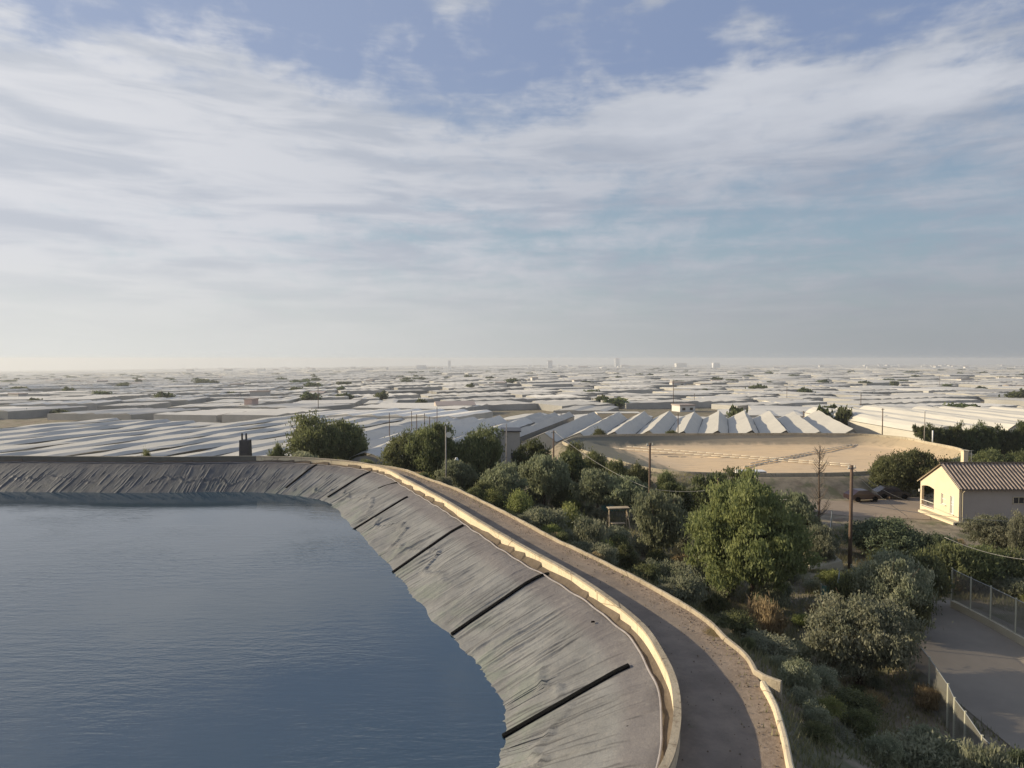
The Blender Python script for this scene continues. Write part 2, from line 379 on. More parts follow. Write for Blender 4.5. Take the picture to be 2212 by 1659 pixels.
# ------------------------------------------------------------------ terrain
YARDZ = -4.78
def base_h(x, y):
    r = np.hypot(x, y)
    h = np.interp(r, [0, 88, 150, 420, 1500, 5000, 12000, 30000], [-5, -5.3, -8.5, -14, -26, -60, -105, -260])
    h = h+np.where(x < 0, x, 0)*.0085*np.clip((r-300)/1500, 0, 1)+np.where(x > 0, x, 0)*.0035*np.clip((r-300)/1500, 0, 1)
    h = h+(vnoise(x, y, 900, 3)-.5)*9*np.clip((r-600)/2500, 0, 1)
    return h
def terrain_h(x, y, fine=True):
    x = np.asarray(x, float); y = np.asarray(y, float); h = base_h(x, y)
    near = (x > -175) & (x < 130) & (y < 190) & (y > -60)
    if near.any():
        pts = np.c_[x[near], y[near]]
        s1 = sdist(pts, Opoly); s2 = sdist(pts, r2[::3])
        hb = h[near]
        rough = (vnoise(pts[:, 0], pts[:, 1], 2.3, 5)-.5)*.35+(vnoise(pts[:, 0], pts[:, 1], .9, 6)-.5)*.12
        slope = -.18-.52*s1
        hh = np.where(s1 > 0, np.maximum(slope, hb)+rough*np.clip(s1/2, 0, 1)*.9, 0)
        # garden rises a little where slope meets it
        k = np.clip((s1-8)/6, 0, 1); hh = np.where(s1 > 0, hh, -.15)
        hh = np.where(s1 < -3, -.15-(-3-s1)*1.6, hh); hh = np.maximum(hh, -11)
        # embankment of the second reservoir
        e2 = R2Z-.12-.7*np.clip(s2-1.2, 0, 50)
        hh = np.where((s2 > 0) & (s2 < 8), np.maximum(hh, e2), hh)
        hh = np.where(s2 <= 0, np.maximum(R2Z-.12+s2*.9, -9), hh)
        def flat(v, x0, x1, y0, y1, z, m=1.6):
            f = np.clip((pts[:, 0]-x0)/m, 0, 1)*np.clip((x1-pts[:, 0])/m, 0, 1)*np.clip((pts[:, 1]-y0)/m, 0, 1)*np.clip((y1-pts[:, 1])/m, 0, 1)
            return v*(1-f)+z*f
        hh = flat(hh, 21.0, 38.5, 12, 50.5, YARDZ-.04); hh = flat(hh, 32, 76, 66, 86, YARDZ-.06)
        h = h.copy(); h[near] = hh
    return h
def axis(lo, hi, step, far_lo, far_hi, g=1.09):
    a = list(np.arange(lo, hi+step/2, step)); s = step
    while a[-1] < far_hi: s *= g; a.append(a[-1]+s)
    s = step
    while a[0] > far_lo: s *= g; a.insert(0, a[0]-s)
    a[0] = far_lo; a[-1] = far_hi
    return np.array(a)
XA = axis(-45, 85, .8, -13000, 13000); YA = axis(14, 112, .8, -180, 14500, 1.06)
gx, gy = np.meshgrid(XA, YA, indexing='ij'); H = terrain_h(gx.ravel(), gy.ravel())
gm = bpy.data.materials.new('ground_soil'); gm.use_nodes = True; t = NT(gm.node_tree)
geo = t.n('ShaderNodeNewGeometry'); pos = geo.outputs['Position']
n1 = t.noise(pos, .12, 6, .6); n2 = t.noise(pos, 1.1, 6, .65); n3 = t.noise(pos, 9, 4, .6); n4 = t.noise(pos, .33, 5, .6, .5)
c = t.mix(t.smooth(n2, .35, .65), (.36, .30, .21), (.24, .20, .14))
c = t.mix(t.m('MULTIPLY', t.smooth(n4, .48, .62), .8), c, (.15, .155, .08))
c = t.mix(t.m('MULTIPLY', t.smooth(n1, .55, .68), .6), c, (.18, .12, .085))
c = t.mix(t.m('MULTIPLY', n3, .35), c, (.07, .058, .042))
b = t.n('ShaderNodeBsdfPrincipled', i={'Base Color': c, 'Roughness': .95, 'Specular IOR Level': .1})
bp = t.n('ShaderNodeBump', i={'Height': t.noise(pos, 7, 6, .7), 'Strength': .6, 'Distance': .08}); t.nt.links.new(bp.outputs[0], b.inputs['Normal'])
t.n('ShaderNodeOutputMaterial', i={'Surface': b.outputs[0]})
g = link('ground', mesh_np('ground', np.c_[gx.ravel(), gy.ravel(), H], grid_faces(len(XA), len(YA)), True), gm); tag(g, kind='structure')

# ------------------------------------------------------------------ reservoir: liner, crest, water
WATERZ = -2.4
cum = np.r_[0, np.cumsum(np.hypot(*(Wc[1:]-Wc[:-1]).T))]
i0 = int(np.searchsorted(Wc[:, 0] > -75, True))                      # visible length
keep = np.arange(len(Wc))
L_liner = resample(Wc.tolist(), .045, False)
Ln = -normals(L_liner)
if Ln[len(Ln)//2][0] > 0: Ln = -Ln
ls = np.r_[0, np.cumsum(np.hypot(*(L_liner[1:]-L_liner[:-1]).T))]
sel = (L_liner[:, 0] > -85) | (L_liner[:, 1] < 0); sel &= (L_liner[:, 1] > 12)
idx = np.where(sel)[0]; lp = L_liner[idx]; ln = Ln[idx]; lsv = ls[idx]
# the rim edge is where the dirt strip ends: a wandering distance inside the wall
def rim_off(s, p=None):
    s = np.asarray(s); return .50+.10*np.sin(s*.11)+.07*np.sin(s*.31+1)+.03*np.sin(s*1.3)
prof_d = np.array([0, .18, .5, .9, 1.3, 1.7]+list(np.linspace(2.1, 8.3, 30)))     # distance inward from the rim edge
def prof_z(d):
    zz = np.interp(d, [0, .15, .6, 1.2, 1.7, 6.3, 9], [.05, .03, -.10, -.30, -.52, -2.55, -3.9])
    return zz
m, k = len(lp), len(prof_d)
ro = rim_off(lsv)
X = lp[:, None, 0]+ln[:, None, 0]*(ro[:, None]+prof_d); Y = lp[:, None, 1]+ln[:, None, 1]*(ro[:, None]+prof_d)
Z = np.broadcast_to(prof_z(prof_d), (m, k)).copy()
sm = np.linspace(0, 1, m)
# down-slope wrinkles of the sheet
disp = np.zeros((m, k)); wr = np.random.default_rng(5)
near_w = lsv
for q in range(620):
    s0 = wr.uniform(lsv[0], lsv[-1]); w = wr.uniform(.05, .12); a, b_ = sorted(wr.uniform(.7, 7.5, 2)); 
    if b_-a < .8: b_ = a+wr.uniform(1, 3)
    h = wr.uniform(.02, .05)*(1 if wr.random() < .8 else 1.6); sk = wr.uniform(-.05, .05)
    ii = np.abs(lsv-s0) < w*4+.4
    dd = (lsv[ii, None]-s0-sk*(prof_d-3))/w
    env = np.clip((prof_d-a)/.4, 0, 1)*np.clip((b_-prof_d)/.5, 0, 1)
    disp[ii] += h*np.exp(-dd**2)*env
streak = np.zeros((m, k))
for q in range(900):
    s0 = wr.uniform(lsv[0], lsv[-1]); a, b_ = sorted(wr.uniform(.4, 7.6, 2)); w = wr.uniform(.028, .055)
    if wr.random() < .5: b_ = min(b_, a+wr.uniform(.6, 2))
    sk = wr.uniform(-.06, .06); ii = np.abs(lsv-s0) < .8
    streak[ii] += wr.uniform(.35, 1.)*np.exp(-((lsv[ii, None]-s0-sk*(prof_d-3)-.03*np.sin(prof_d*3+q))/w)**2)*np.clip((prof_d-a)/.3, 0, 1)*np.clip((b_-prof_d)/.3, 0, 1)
# short ruffles on the shoulder
for q in range(900):
    s0 = wr.uniform(lsv[0], lsv[-1]); w = wr.uniform(.04, .09); ii = np.abs(lsv-s0) < .5
    dd = (lsv[ii, None]-s0-wr.uniform(-.15, .15)*prof_d)/w; c0 = wr.uniform(.2, 1.3)
    disp[ii] += wr.uniform(.01, .035)*np.exp(-dd**2)*np.exp(-((prof_d-c0)/.35)**2)
# a meandering sag fold low on the slope
for base, amp, hh in ((3.9, 1.1, .14),):
    c0 = base+amp*(vnoise(lsv, lsv*0, 2.7, 21)-.5)*2+.45*(vnoise(lsv, lsv*0+9, .8, 22)-.5)*2
    on = np.clip((vnoise(lsv, lsv*0+3, 3.4, 23)-.22)*5, 0, 1)
    disp += (hh*on)[:, None]*np.exp(-((prof_d-c0[:, None])/.11)**2)-(hh*.15*on)[:, None]*np.exp(-((prof_d-c0[:, None]+.25)/.22)**2)
disp += (vnoise(lsv[:, None]+0*prof_d, prof_d+0*lsv[:, None], .55, 31)-.5)*.045+(vnoise(lsv[:, None]+0*prof_d, prof_d+0*lsv[:, None], 2.2, 32)-.5)*.16
strips = [((693, 1011), (622, 1062), 'faint black strip farthest along the liner, by the far bend'),
          ((803, 1028), (713, 1079), 'black ballast strip on the liner, second from the far bend'),
          ((867, 1053), (817, 1075), 'short black ballast strip with a pale block at its top end'),
          ((880, 1080), (767, 1142), 'black ballast strip on the liner next to the short one, on its near side'),
          ((1000, 1148), (856, 1234), 'black ballast strip in the middle of the curved liner'),
          ((1187, 1257), (986, 1369), 'long black ballast strip, second nearest to the camera'),
          ((1358, 1455), (1099, 1588), 'longest thick black ballast strip, nearest to the camera')]
for a, b_, lab in strips:                              # the sheet lies taut under each strip
    ends = []
    for (u, v), zz in ((a, -.42), (b_, WATERZ)):
        p = P(u, v, zz); d = np.hypot(lp[:, 0]-p[0], lp[:, 1]-p[1]); i_ = d.argmin(); ends.append((lsv[i_], float(d[i_])-ro[i_]))
    sc_ = ends[0][0]+(ends[1][0]-ends[0][0])*(prof_d-ends[0][1])/max(ends[1][1]-ends[0][1], .5)
    disp *= 1-np.exp(-((lsv[:, None]-sc_)/.38)**4)
Z += disp*np.clip(prof_d/.4, 0, 1)
tintv = np.broadcast_to(prof_d/8.3, (m, k))
lm = bpy.data.materials.new('pond_liner'); lm.use_nodes = True; t = NT(lm.node_tree)
geo = t.n('ShaderNodeNewGeometry'); pos = geo.outputs['Position']; at = t.n('ShaderNodeAttribute', attribute_name='tint').outputs['Fac']
c = t.mix(t.smooth(t.noise(pos, .35, 6, .62), .35, .65), (.228, .224, .208), (.166, .163, .152))
c = t.mix(t.m('MULTIPLY', t.smooth(at, .22, .12), .6), c, (.14, .118, .112))                        # shoulder painted darker and browner for its weaker sun
c = t.mix(t.m('MULTIPLY', t.m('MULTIPLY', t.smooth(t.noise(pos, .5, 6, .65), .45, .62), t.smooth(at, .35, .7)), .5), c, (.175, .205, .150))   # algae stain low down
c = t.mix(t.m('MULTIPLY', t.smooth(t.noise(pos, 2.6, 6, .7), .5, .7), .4), c, (.27, .25, .22))
c = t.mix(t.m('MULTIPLY', t.smooth(t.noise(pos, 13, 5, .7), .45, .7), .3), c, (.085, .08, .075))
spl = t.n('ShaderNodeSeparateXYZ', i={0: pos})
c = t.mix(t.m('MULTIPLY', t.m('MULTIPLY', t.smooth(t.m('ADD', spl.outputs[0], t.m('MULTIPLY', t.noise(pos, .12, 4, .6), 14)), -10., -30.), t.smooth(spl.outputs[1], 60., 72.)), .72), c, (.050, .052, .056))  # far straight stretch darkened in colour for the shade on it
c = t.mix(t.m('MULTIPLY', t.n('ShaderNodeAttribute', attribute_name='crease_shade').outputs['Fac'], .75), c, (.030, .028, .027))  # wrinkle lines darkened in colour, standing in for missing shading
b = t.n('ShaderNodeBsdfPrincipled', i={'Base Color': c, 'Roughness': .62, 'Specular IOR Level': .3})
bp = t.n('ShaderNodeBump', i={'Height': t.noise(pos, 3.5, 6, .7), 'Strength': .5, 'Distance': .09}); t.nt.links.new(bp.outputs[0], b.inputs['Normal'])
t.n('ShaderNodeOutputMaterial', i={'Surface': b.outputs[0]})
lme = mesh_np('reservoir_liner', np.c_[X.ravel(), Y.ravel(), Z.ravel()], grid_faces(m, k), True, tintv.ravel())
at_ = lme.attributes.new('crease_shade', 'FLOAT', 'POINT'); at_.data.foreach_set('value', np.clip(streak, 0, 1).astype(np.float32).ravel())
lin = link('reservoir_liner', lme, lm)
tag(lin, 'grey wrinkled plastic liner sloping down into the near reservoir', 'pond liner')

# pale hem rolled along the top edge of the liner
hem = MB(); st = 8
pts = [(lp[q, 0]+ln[q, 0]*(ro[q]-.02), lp[q, 1]+ln[q, 1]*(ro[q]-.02), .10+.03*math.sin(q*.9)) for q in range(0, m, st)]
hem.tube(pts, .05, 6)
h = hem.build('liner_edge_pipe', M['hem'], None, True); tag(h, 'thin pale pipe running along the top edge of the grey liner', 'pipe')

# dirt strip between liner and parapet, piled unevenly against the wall
V = []; nst = 6; seg = np.random.default_rng(3)
bumps = np.interp(lsv, np.arange(lsv[0], lsv[-1]+3, 1.3), seg.uniform(.05, .42, len(np.arange(lsv[0], lsv[-1]+3, 1.3))))
saw = ((lsv/3.7+vnoise(lsv, lsv*0, 6, 41)*2) % 1.0); pile = .08+.22*saw*(vnoise(lsv, lsv*0, 9, 43) > .35)+bumps*.45
for j in range(nst+1):
    f = j/nst; off = ro*(1-f)+.10*f
    V.append(np.c_[lp+ln*off[:, None], .04+pile*f**2.2+(vnoise(lsv, lsv*0+j*3, .4, 50+j)-.5)*.05*(f*(1-f)*4)])
V = np.stack(V, 1)
dr = link('dirt_strip', mesh_np('dirt_strip', V.reshape(-1, 3), grid_faces(m, nst+1), True), M['dirt']); tag(dr, kind='structure')

# water
wi = Wc[(Wc[:, 0] > -158)]; wn = Win[(Wc[:, 0] > -158)]; wp = (wi+wn*3.4)[::6]
me = bpy.data.meshes.new('water'); me.from_pydata([(p[0], p[1], WATERZ) for p in wp], [], [tuple(range(len(wp)))]); me.update()
if me.polygons[0].normal.z < 0: me.flip_normals()
wm = bpy.data.materials.new('reservoir_water'); wm.use_nodes = True; t = NT(wm.node_tree)
geo = t.n('ShaderNodeNewGeometry'); pos = geo.outputs['Position']
rip = t.noise(t.mapping(pos, scale=(.42, 1.7, 1), rot=(0, 0, R(7))), 1.25, 3, .55, .25)
rip2 = t.noise(t.mapping(pos, scale=(.8, 2.2, 1), rot=(0, 0, R(-12))), 3.2, 3, .5, .2)
patch = t.smooth(t.noise(t.mapping(pos, scale=(.7, 1, 1)), .075, 3, .5), .40, .62)
calm = t.smooth(t.n('ShaderNodeSeparateXYZ', i={0: pos}).outputs[1], 74., 58.)
hgt = t.m('MULTIPLY', t.m('MULTIPLY', t.m('ADD', rip, t.m('MULTIPLY', rip2, .4)), t.m('ADD', .25, t.m('MULTIPLY', patch, .95))), t.m('ADD', .12, t.m('MULTIPLY', calm, .88)))
bp = t.n('ShaderNodeBump', i={'Height': hgt, 'Strength': .42, 'Distance': .08})
wc = t.mix(t.noise(pos, .05, 3, .5), (.015, .040, .062), (.026, .054, .074))
b = t.n('ShaderNodeBsdfPrincipled', i={'Base Color': wc, 'Roughness': .06, 'IOR': 2.0, 'Specular IOR Level': .5})
t.nt.links.new(bp.outputs[0], b.inputs['Normal']); t.n('ShaderNodeOutputMaterial', i={'Surface': b.outputs[0]})
w = link('water', me, wm); tag(w, kind='structure')

# road on the crest: ribbon from the parapet to the outer curb
rs = Wc[(Wc[:, 0] > -159)][::2]
row = []
for p in rs:
    d = np.hypot(*(Oc-p).T); q = Oc[d.argmin()]; row.append(q)
row = np.array(row)
V = []; NR = 14
for j in range(NR+1):
    f = j/NR; pt = rs*(1-f)+row*f
    z = .03+.03*f-.04*math.sin(f*math.pi)+(vnoise(pt[:, 0], pt[:, 1], 1.2, 61)-.5)*.05*(1 if 0 < j < NR else 0)
    z = z-.03*(np.exp(-((f-.32)/.07)**2)+np.exp(-((f-.72)/.07)**2))
    V.append(np.c_[pt, z])
V = np.stack(V, 1)
rm = bpy.data.materials.new('road_dirt'); rm.use_nodes = True; t = NT(rm.node_tree)
geo = t.n('ShaderNodeNewGeometry'); pos = geo.outputs['Position']; uvw = t.n('ShaderNodeAttribute', attribute_name='tint').outputs['Fac']
c = t.mix(t.smooth(t.noise(pos, .7, 7, .65), .32, .66), (.30, .24, .18), (.21, .168, .128))
grav = t.ramp(t.n('ShaderNodeTexVoronoi', i={'Vector': pos, 'Scale': 9.}).outputs['Color'], [(0, .15), (1, .9)])
edge = t.smooth(uvw, .62, .95)
c = t.mix(t.m('MULTIPLY', edge, .55), c, (.28, .205, .145))
c = t.mix(t.m('MULTIPLY', t.m('ADD', t.m('MULTIPLY', edge, .8), .12), .5), c, grav, 'SOFT_LIGHT')
c = t.mix(t.m('MULTIPLY', t.smooth(t.noise(pos, 22, 4, .7), .55, .72), .45), c, (.30, .25, .20))
tr = t.m('ADD', t.m('EXPONENT', t.m('MULTIPLY', t.m('POWER', t.m('DIVIDE', t.m('SUBTRACT', uvw, .32), .09), 2.), -1.)), t.m('EXPONENT', t.m('MULTIPLY', t.m('POWER', t.m('ABSOLUTE', t.m('DIVIDE', t.m('SUBTRACT', uvw, .66), .09)), 2.), -1.)))
c = t.mix(t.m('MULTIPLY', tr, .25), c, (.25, .205, .165))
b = t.n('ShaderNodeBsdfPrincipled', i={'Base Color': c, 'Roughness': .95, 'Specular IOR Level': .12})
bp = t.n('ShaderNodeBump', i={'Height': t.m('ADD', t.noise(pos, 18, 6, .75), t.m('MULTIPLY', t.noise(pos, 3, 4, .6), .6)), 'Strength': .8, 'Distance': .05}); t.nt.links.new(bp.outputs[0], b.inputs['Normal'])
t.n('ShaderNodeOutputMaterial', i={'Surface': b.outputs[0]})
tv = np.broadcast_to(np.linspace(0, 1, NR+1), (len(rs), NR+1))
rd = link('road', mesh_np('road', V.reshape(-1, 3), grid_faces(len(rs), NR+1), True, tv.ravel()), rm); tag(rd, kind='structure')

def wall_sweep(A, prof, name, mt, parent=None, zj=0., seed=1):
    """prof = closed cross-section [(offset, z)...] swept along A; offset along the inward normal"""
    N = -normals(A)
    if N[len(N)//2][0] > 0: N = -N
    kk = len(prof); s_ = np.arange(len(A))
    jt = (vnoise(s_, s_*0, 7, seed)-.5)*zj+(vnoise(s_, s_*0+5, 1.7, seed+1)-.5)*zj*.6
    jo = (vnoise(s_, s_*0+9, 5, seed+2)-.5)*zj
    V = np.stack([np.c_[A+N*(o+jo)[:, None], z+(jt if z > .1 else 0)+np.zeros(len(A))] for o, z in prof], 1)
    F = []
    for i in range(len(A)-1):
        for j in range(kk):
            F.append((i*kk+j, (i+1)*kk+j, (i+1)*kk+(j+1) % kk, i*kk+(j+1) % kk))
    me = bpy.data.meshes.new(name); me.from_pydata(V.reshape(-1, 3).tolist(), [], F+[tuple(range(kk)), tuple(reversed([(len(A)-1)*kk+j for j in range(kk)]))]); me.update()
    return link(name, me, mt, parent)
A = Wc[(Wc[:, 0] > -155)]; A = A[:int(np.argmax((A[:, 1] < 13) & (A[:, 0] < 3)))]
rt = empty('parapet_wall', (float(A[len(A)//2][0]), float(A[len(A)//2][1]), 0)); tag(rt, 'tall cream concrete parapet curving between the grey liner and the crest road', 'wall')
A0 = A-np.array(rt.location[:2])
kx = int(np.hypot(*(A-np.array(P(556, 985, WH)[:2])).T).argmin())
WP = [(.10, -.3), (.10, WH-.11), (-.10, WH-.11), (-.10, -.3)]
wall_sweep(A0[:kx+1], WP, 'shade_grey_wall', mat('shade_grey_concrete', (.17, .16, .135), .9, .15, .25, .8), rt, .02, 3)['label'] = 'far stretch of the parapet with its shade painted grey'  # cream wall turned grey here: the far stretch's shade is in its colour
wall_sweep(A0[kx:], WP, 'wall', M['parapet'], rt, .02, 3)
CP = [(.13, WH-.108), (.13, WH), (-.14, WH), (-.14, WH-.108)]
wall_sweep(A0[:kx+1], CP, 'coping', mat('shade_grey_coping', (.20, .19, .155), .9, .15, .25, .8), rt, .012, 5); wall_sweep(A0[kx:], CP, 'coping', M['curb'], rt, .012, 5)  # far coping darkened to go with the painted shade below it

def cut(A, a, b):
    ia = np.hypot(*(A-np.array(a)).T).argmin(); ib = np.hypot(*(A-np.array(b)).T).argmin(); return A[ia:ib+1]
Of = resample(Oc.tolist(), .3, False)
e1 = P(1634, 1449, OH)[:2]
first = Of[:np.hypot(*(Of-np.array(e1)).T).argmin()+1]; first = first[first[:, 0] > -150]
first = first[:]
spur = np.array([P(1634, 1449, OH)[:2], P(1660, 1461, OH)[:2], P(1688, 1471, OH)[:2]])
line1 = np.r_[first, resample(spur.tolist(), .3, False)[1:]]
o = wall_sweep(line1, [(.09, -.4), (.08, OH-.03), (.05, OH), (-.06, OH), (-.10, OH-.03), (-.10, -.9)], 'low_curb_wall', M['curb'], None, .06, 9)
tag(o, 'long low weathered curb wall along the outer edge of the crest road, turning off at a spur', 'wall')
second = cut(Oc, P(1649.6, 1476, OH)[:2], (6, 13)); 
second = resample(second.tolist(), .3, False)
o = wall_sweep(second, [(.11, -.3), (.10, OH-.03), (.05, OH), (-.06, OH), (-.11, OH-.03), (-.11, -.9)], 'low_curb_wall', M['parapet'], None, .05, 13)
tag(o, 'short cream curb wall at the near right edge of the road, after the gap', 'wall')

# black ballast strips lying down the liner
for qi, (a, b_, lab) in enumerate(strips):
    pa = Vector(P(a[0], a[1], -.42)); pb = Vector(P(b_[0], b_[1], WATERZ+.02))
    ex = (pb-pa)*.05 if qi != 2 else (pb-pa)*0
    if qi == 2: pb = Vector(P(b_[0], b_[1], -1.5))
    mb = MB(); pts = []
    n = 16
    for q in range(n+1):
        f = q/n; p = pa+(pb+ex-pa)*f
        d = np.hypot(lp[:, 0]-p.x, lp[:, 1]-p.y); i_ = d.argmin(); off = float(d[i_])-ro[i_]
        p.z = float(prof_z(off))+.07
        pts.append(p)
    pts = [Vector((p.x, p.y, p.z)) for p in pts]
    T = (pts[-1]-pts[0]).to_2d().normalized(); Nn = Vector((-T.y, T.x))
    hw = .145; vs = []; fs = []
    for q, p in enumerate(pts):
        wv_ = hw
        for o_, zz in ((-wv_, -.14), (-wv_*.8, .03), (0, .05), (wv_*.8, .03), (wv_, -.14)):
            vs.append((p.x+Nn.x*o_, p.y+Nn.y*o_, p.z+zz))
    for q in range(n):
        for j in range(4): fs.append((q*5+j, q*5+j+1, (q+1)*5+j+1, (q+1)*5+j))
    fs += [(0, 1, 2, 3, 4), tuple(n*5+j for j in (4, 3, 2, 1, 0))]
    if qi == 2:
        r_ = empty('ballast_strip', tuple(pts[0])); mb = MB().add([tuple(Vector(v)-pts[0]) for v in vs], fs); mb.build('strip', M['rubber'], r_)
        MB().box((.35, .12, .1), (1.0, .3, .2), .3).build('pale_block', M['white_paint'], r_)
        tag(r_, lab, 'ballast strip', 'black ballast strips down the liner')
    else:
        o = MB().add(vs, fs).build('ballast_strip', M['rubber']); tag(o, lab, 'ballast strip', 'black ballast strips down the liner')
pk = [((1281, 1346), 'small dark vent flap on the liner shoulder above the second nearest strip'), ((1358, 1571), 'small dark vent flap on the liner nearest to the camera')]
for (u, v), lab in pk:
    p = P(u, v, -.35)
    for _ in range(8):
        zf = float(Z.ravel()[((X-p[0])**2+(Y-p[1])**2).argmin()]); p = P(u, v, zf*.5+p[2]*.5)
    mb = MB().box((0, 0, .0), (.20, .10, .06), .2, .7)
    o = mb.build('vent_flap', M['rubber'], None, False, (p[0], p[1], zf+.02)); tag(o, lab, 'vent', 'dark vent flaps on the liner')

# ------------------------------------------------------------------ second reservoir
c2 = r2.mean(0)
def ring2(inset, z, lw=0.):
    N = np.roll(r2, -1, 0)-np.roll(r2, 1, 0); N /= np.linalg.norm(N, axis=1)[:, None]; N = np.c_[-N[:, 1], N[:, 0]]
    if ((c2-r2)*N).sum() < 0: N = -N
    q = np.clip((30-r2[:, 0])/18, 0, 1)*np.clip(N[:, 0]*1.3, 0, 1)*lw
    return np.c_[r2+N*(inset+q)[:, None], np.full(len(r2), z)]
tm = bpy.data.materials.new('pond_cover'); tm.use_nodes = True; t = NT(tm.node_tree)
geo = t.n('ShaderNodeNewGeometry'); pos = geo.outputs['Position']; sp = t.n('ShaderNodeSeparateXYZ', i={0: pos}); at = t.n('ShaderNodeAttribute', attribute_name='tint').outputs['Fac']
c = t.mix(t.smooth(t.noise(pos, .09, 6, .6), .3, .7), (.74, .54, .32), (.66, .50, .32))
c = t.mix(t.m('MULTIPLY', t.smooth(t.noise(t.mapping(pos, scale=(.25, 1.5, 1)), 1., 6, .65), .5, .68), .4), c, (.26, .19, .13))
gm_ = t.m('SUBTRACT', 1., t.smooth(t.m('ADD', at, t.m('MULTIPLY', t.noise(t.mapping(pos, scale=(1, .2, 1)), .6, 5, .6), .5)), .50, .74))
c = t.mix(t.m('MULTIPLY', gm_, t.m('ADD', .50, t.m('MULTIPLY', t.smooth(sp.outputs[0], 48., 24.), .45))), c, (.17, .165, .125))  # grey slopes, darkest at the left where that side's shade is painted in
b = t.n('ShaderNodeBsdfPrincipled', i={'Base Color': c, 'Roughness': .9, 'Specular IOR Level': .15})
bp = t.n('ShaderNodeBump', i={'Height': t.noise(t.mapping(pos, scale=(.3, 1.6, 1)), 1.1, 6, .65), 'Strength': .5, 'Distance': .2}); t.nt.links.new(bp.outputs[0], b.inputs['Normal'])
t.n('ShaderNodeOutputMaterial', i={'Surface': b.outputs[0]})
rings = []; tin = []
for ins, z, tt in ((0, R2Z-.05, 0), (.9, -3.6, .12), (1.8, -4.2, .26), (2.8, -4.75, .38)):
    rings.append(ring2(ins, z, ins*3.6)); tin.append(np.full(len(r2), tt))
last = rings[-1]
cc = last[:, :2].mean(0)
for f in np.linspace(.88, .02, 12):
    q = cc+(last[:, :2]-cc)*f
    rings.append(np.c_[q, -4.9+(vnoise(q[:, 0], q[:, 1], 9, 71)-.5)*.22+(vnoise(q[:, 0]*.3, q[:, 1], 1.9, 72)-.5)*.08]); tin.append(np.full(len(r2), 1.))
V = np.stack(rings, 1); kk = V.shape[1]
bs = link('pond_cover', mesh_np('pond_cover', V.reshape(-1, 3), grid_faces(len(r2), kk, True), True, np.stack(tin, 1).ravel()), tm)
tag(bs, 'tan dusty sheet covering the second reservoir beyond the trees', 'pond cover')
# rim wall of the second reservoir
V = np.stack([ring2(o_, z) for o_, z in ((.10, R2Z-.5), (.10, R2Z+.34), (-.12, R2Z+.34), (-.12, R2Z-1.6))], 1)
ww = link('rim_wall', mesh_np('rim_wall', V.reshape(-1, 3), grid_faces(len(r2), 4, True)), weathered('old_rim_concrete', (.46, .40, .29), (.38, .33, .24), (.20, .16, .11)))
tag(ww, 'low concrete rim wall around the tan second reservoir', 'wall')
def ballast_line(a, b_, z, name, lab, rad=.13):
    mb = MB(); A_ = Vector((*a[:2], z)); B_ = Vector((*b_[:2], z)); L = (B_-A_).length; n = int(L/1.6); D = (B_-A_)/n
    for q in range(n):
        p = A_+D*q; mb.tube([p, p+D*.12, p+D*.5, p+D*.88, p+D], [rad*.45, rad*.8, rad, rad*.8, rad*.45], 6)
    o = mb.build(name, M['bag'], None, True); tag(o, lab, 'ballast line', 'ballast bag lines on the second reservoir')
zz = -4.72
ballast_line(P(1321, 968, zz), P(1840, 1007, zz), zz, 'ballast_line', 'long pale line of ballast bags sloping down to the right across the tan cover', .11)
ballast_line(P(1335, 963, zz), P(1838, 1003, zz), zz, 'ballast_line', 'thinner pale line of bags just behind the long one on the tan cover', .11)
ballast_line(P(1607, 1009, zz), P(1864, 958, zz), zz, 'ballast_line', 'line of bags rising to the right across the tan cover, front one of the pair', .13)
ballast_line(P(1620, 1001, zz), P(1856, 957, zz), zz, 'ballast_line', 'line of bags rising to the right across the tan cover, rear one of the pair', .11)

# ------------------------------------------------------------------ yard with fences on the right
YZ = -4.78
yard = [P(1992, 1336, YZ), P(2060, 1318, YZ), P(2240, 1420, YZ), (41, 33, YZ), (41, 20, YZ), (17, 20, YZ), P(2075, 1659, YZ), P(2010, 1520, YZ), P(1982, 1400, YZ)]
xs = np.array([p[0] for p in yard]); ys = np.array([p[1] for p in yard])
yl = [(22.9, 20.5), (22.9, 30), (23.2, 36), (23.6, 42), (25.5, 46.6), (28.5, 47.8), (32.2, 48.6), (33.2, 46.5), (34.0, 40), (35, 30), (36, 20.5)]
me = bpy.data.meshes.new('yard_paving'); me.from_pydata([(x, y, YZ) for x, y in yl], [], [tuple(range(len(yl)))]); me.update()
if me.polygons[0].normal.z < 0: me.flip_normals()
o = link('yard_pavement', me, M['court']); tag(o, kind='structure')
# lane in front of the house
ln_ = [P(1835, 1115, -4.80), P(2010, 1122, -4.80), P(2000, 1072, -4.80), P(1860, 1082, -4.80), P(1700, 1080, -4.80), P(1700, 1100, -4.80)]
me = bpy.data.meshes.new('lane'); me.from_pydata(ln_, [], [tuple(range(len(ln_)))]); me.update()
if me.polygons[0].normal.z < 0: me.flip_normals()
o = link('lane', me, mat('lane_dust', (.34, .27, .20), .95, .1, .2, .4)); tag(o, kind='structure')

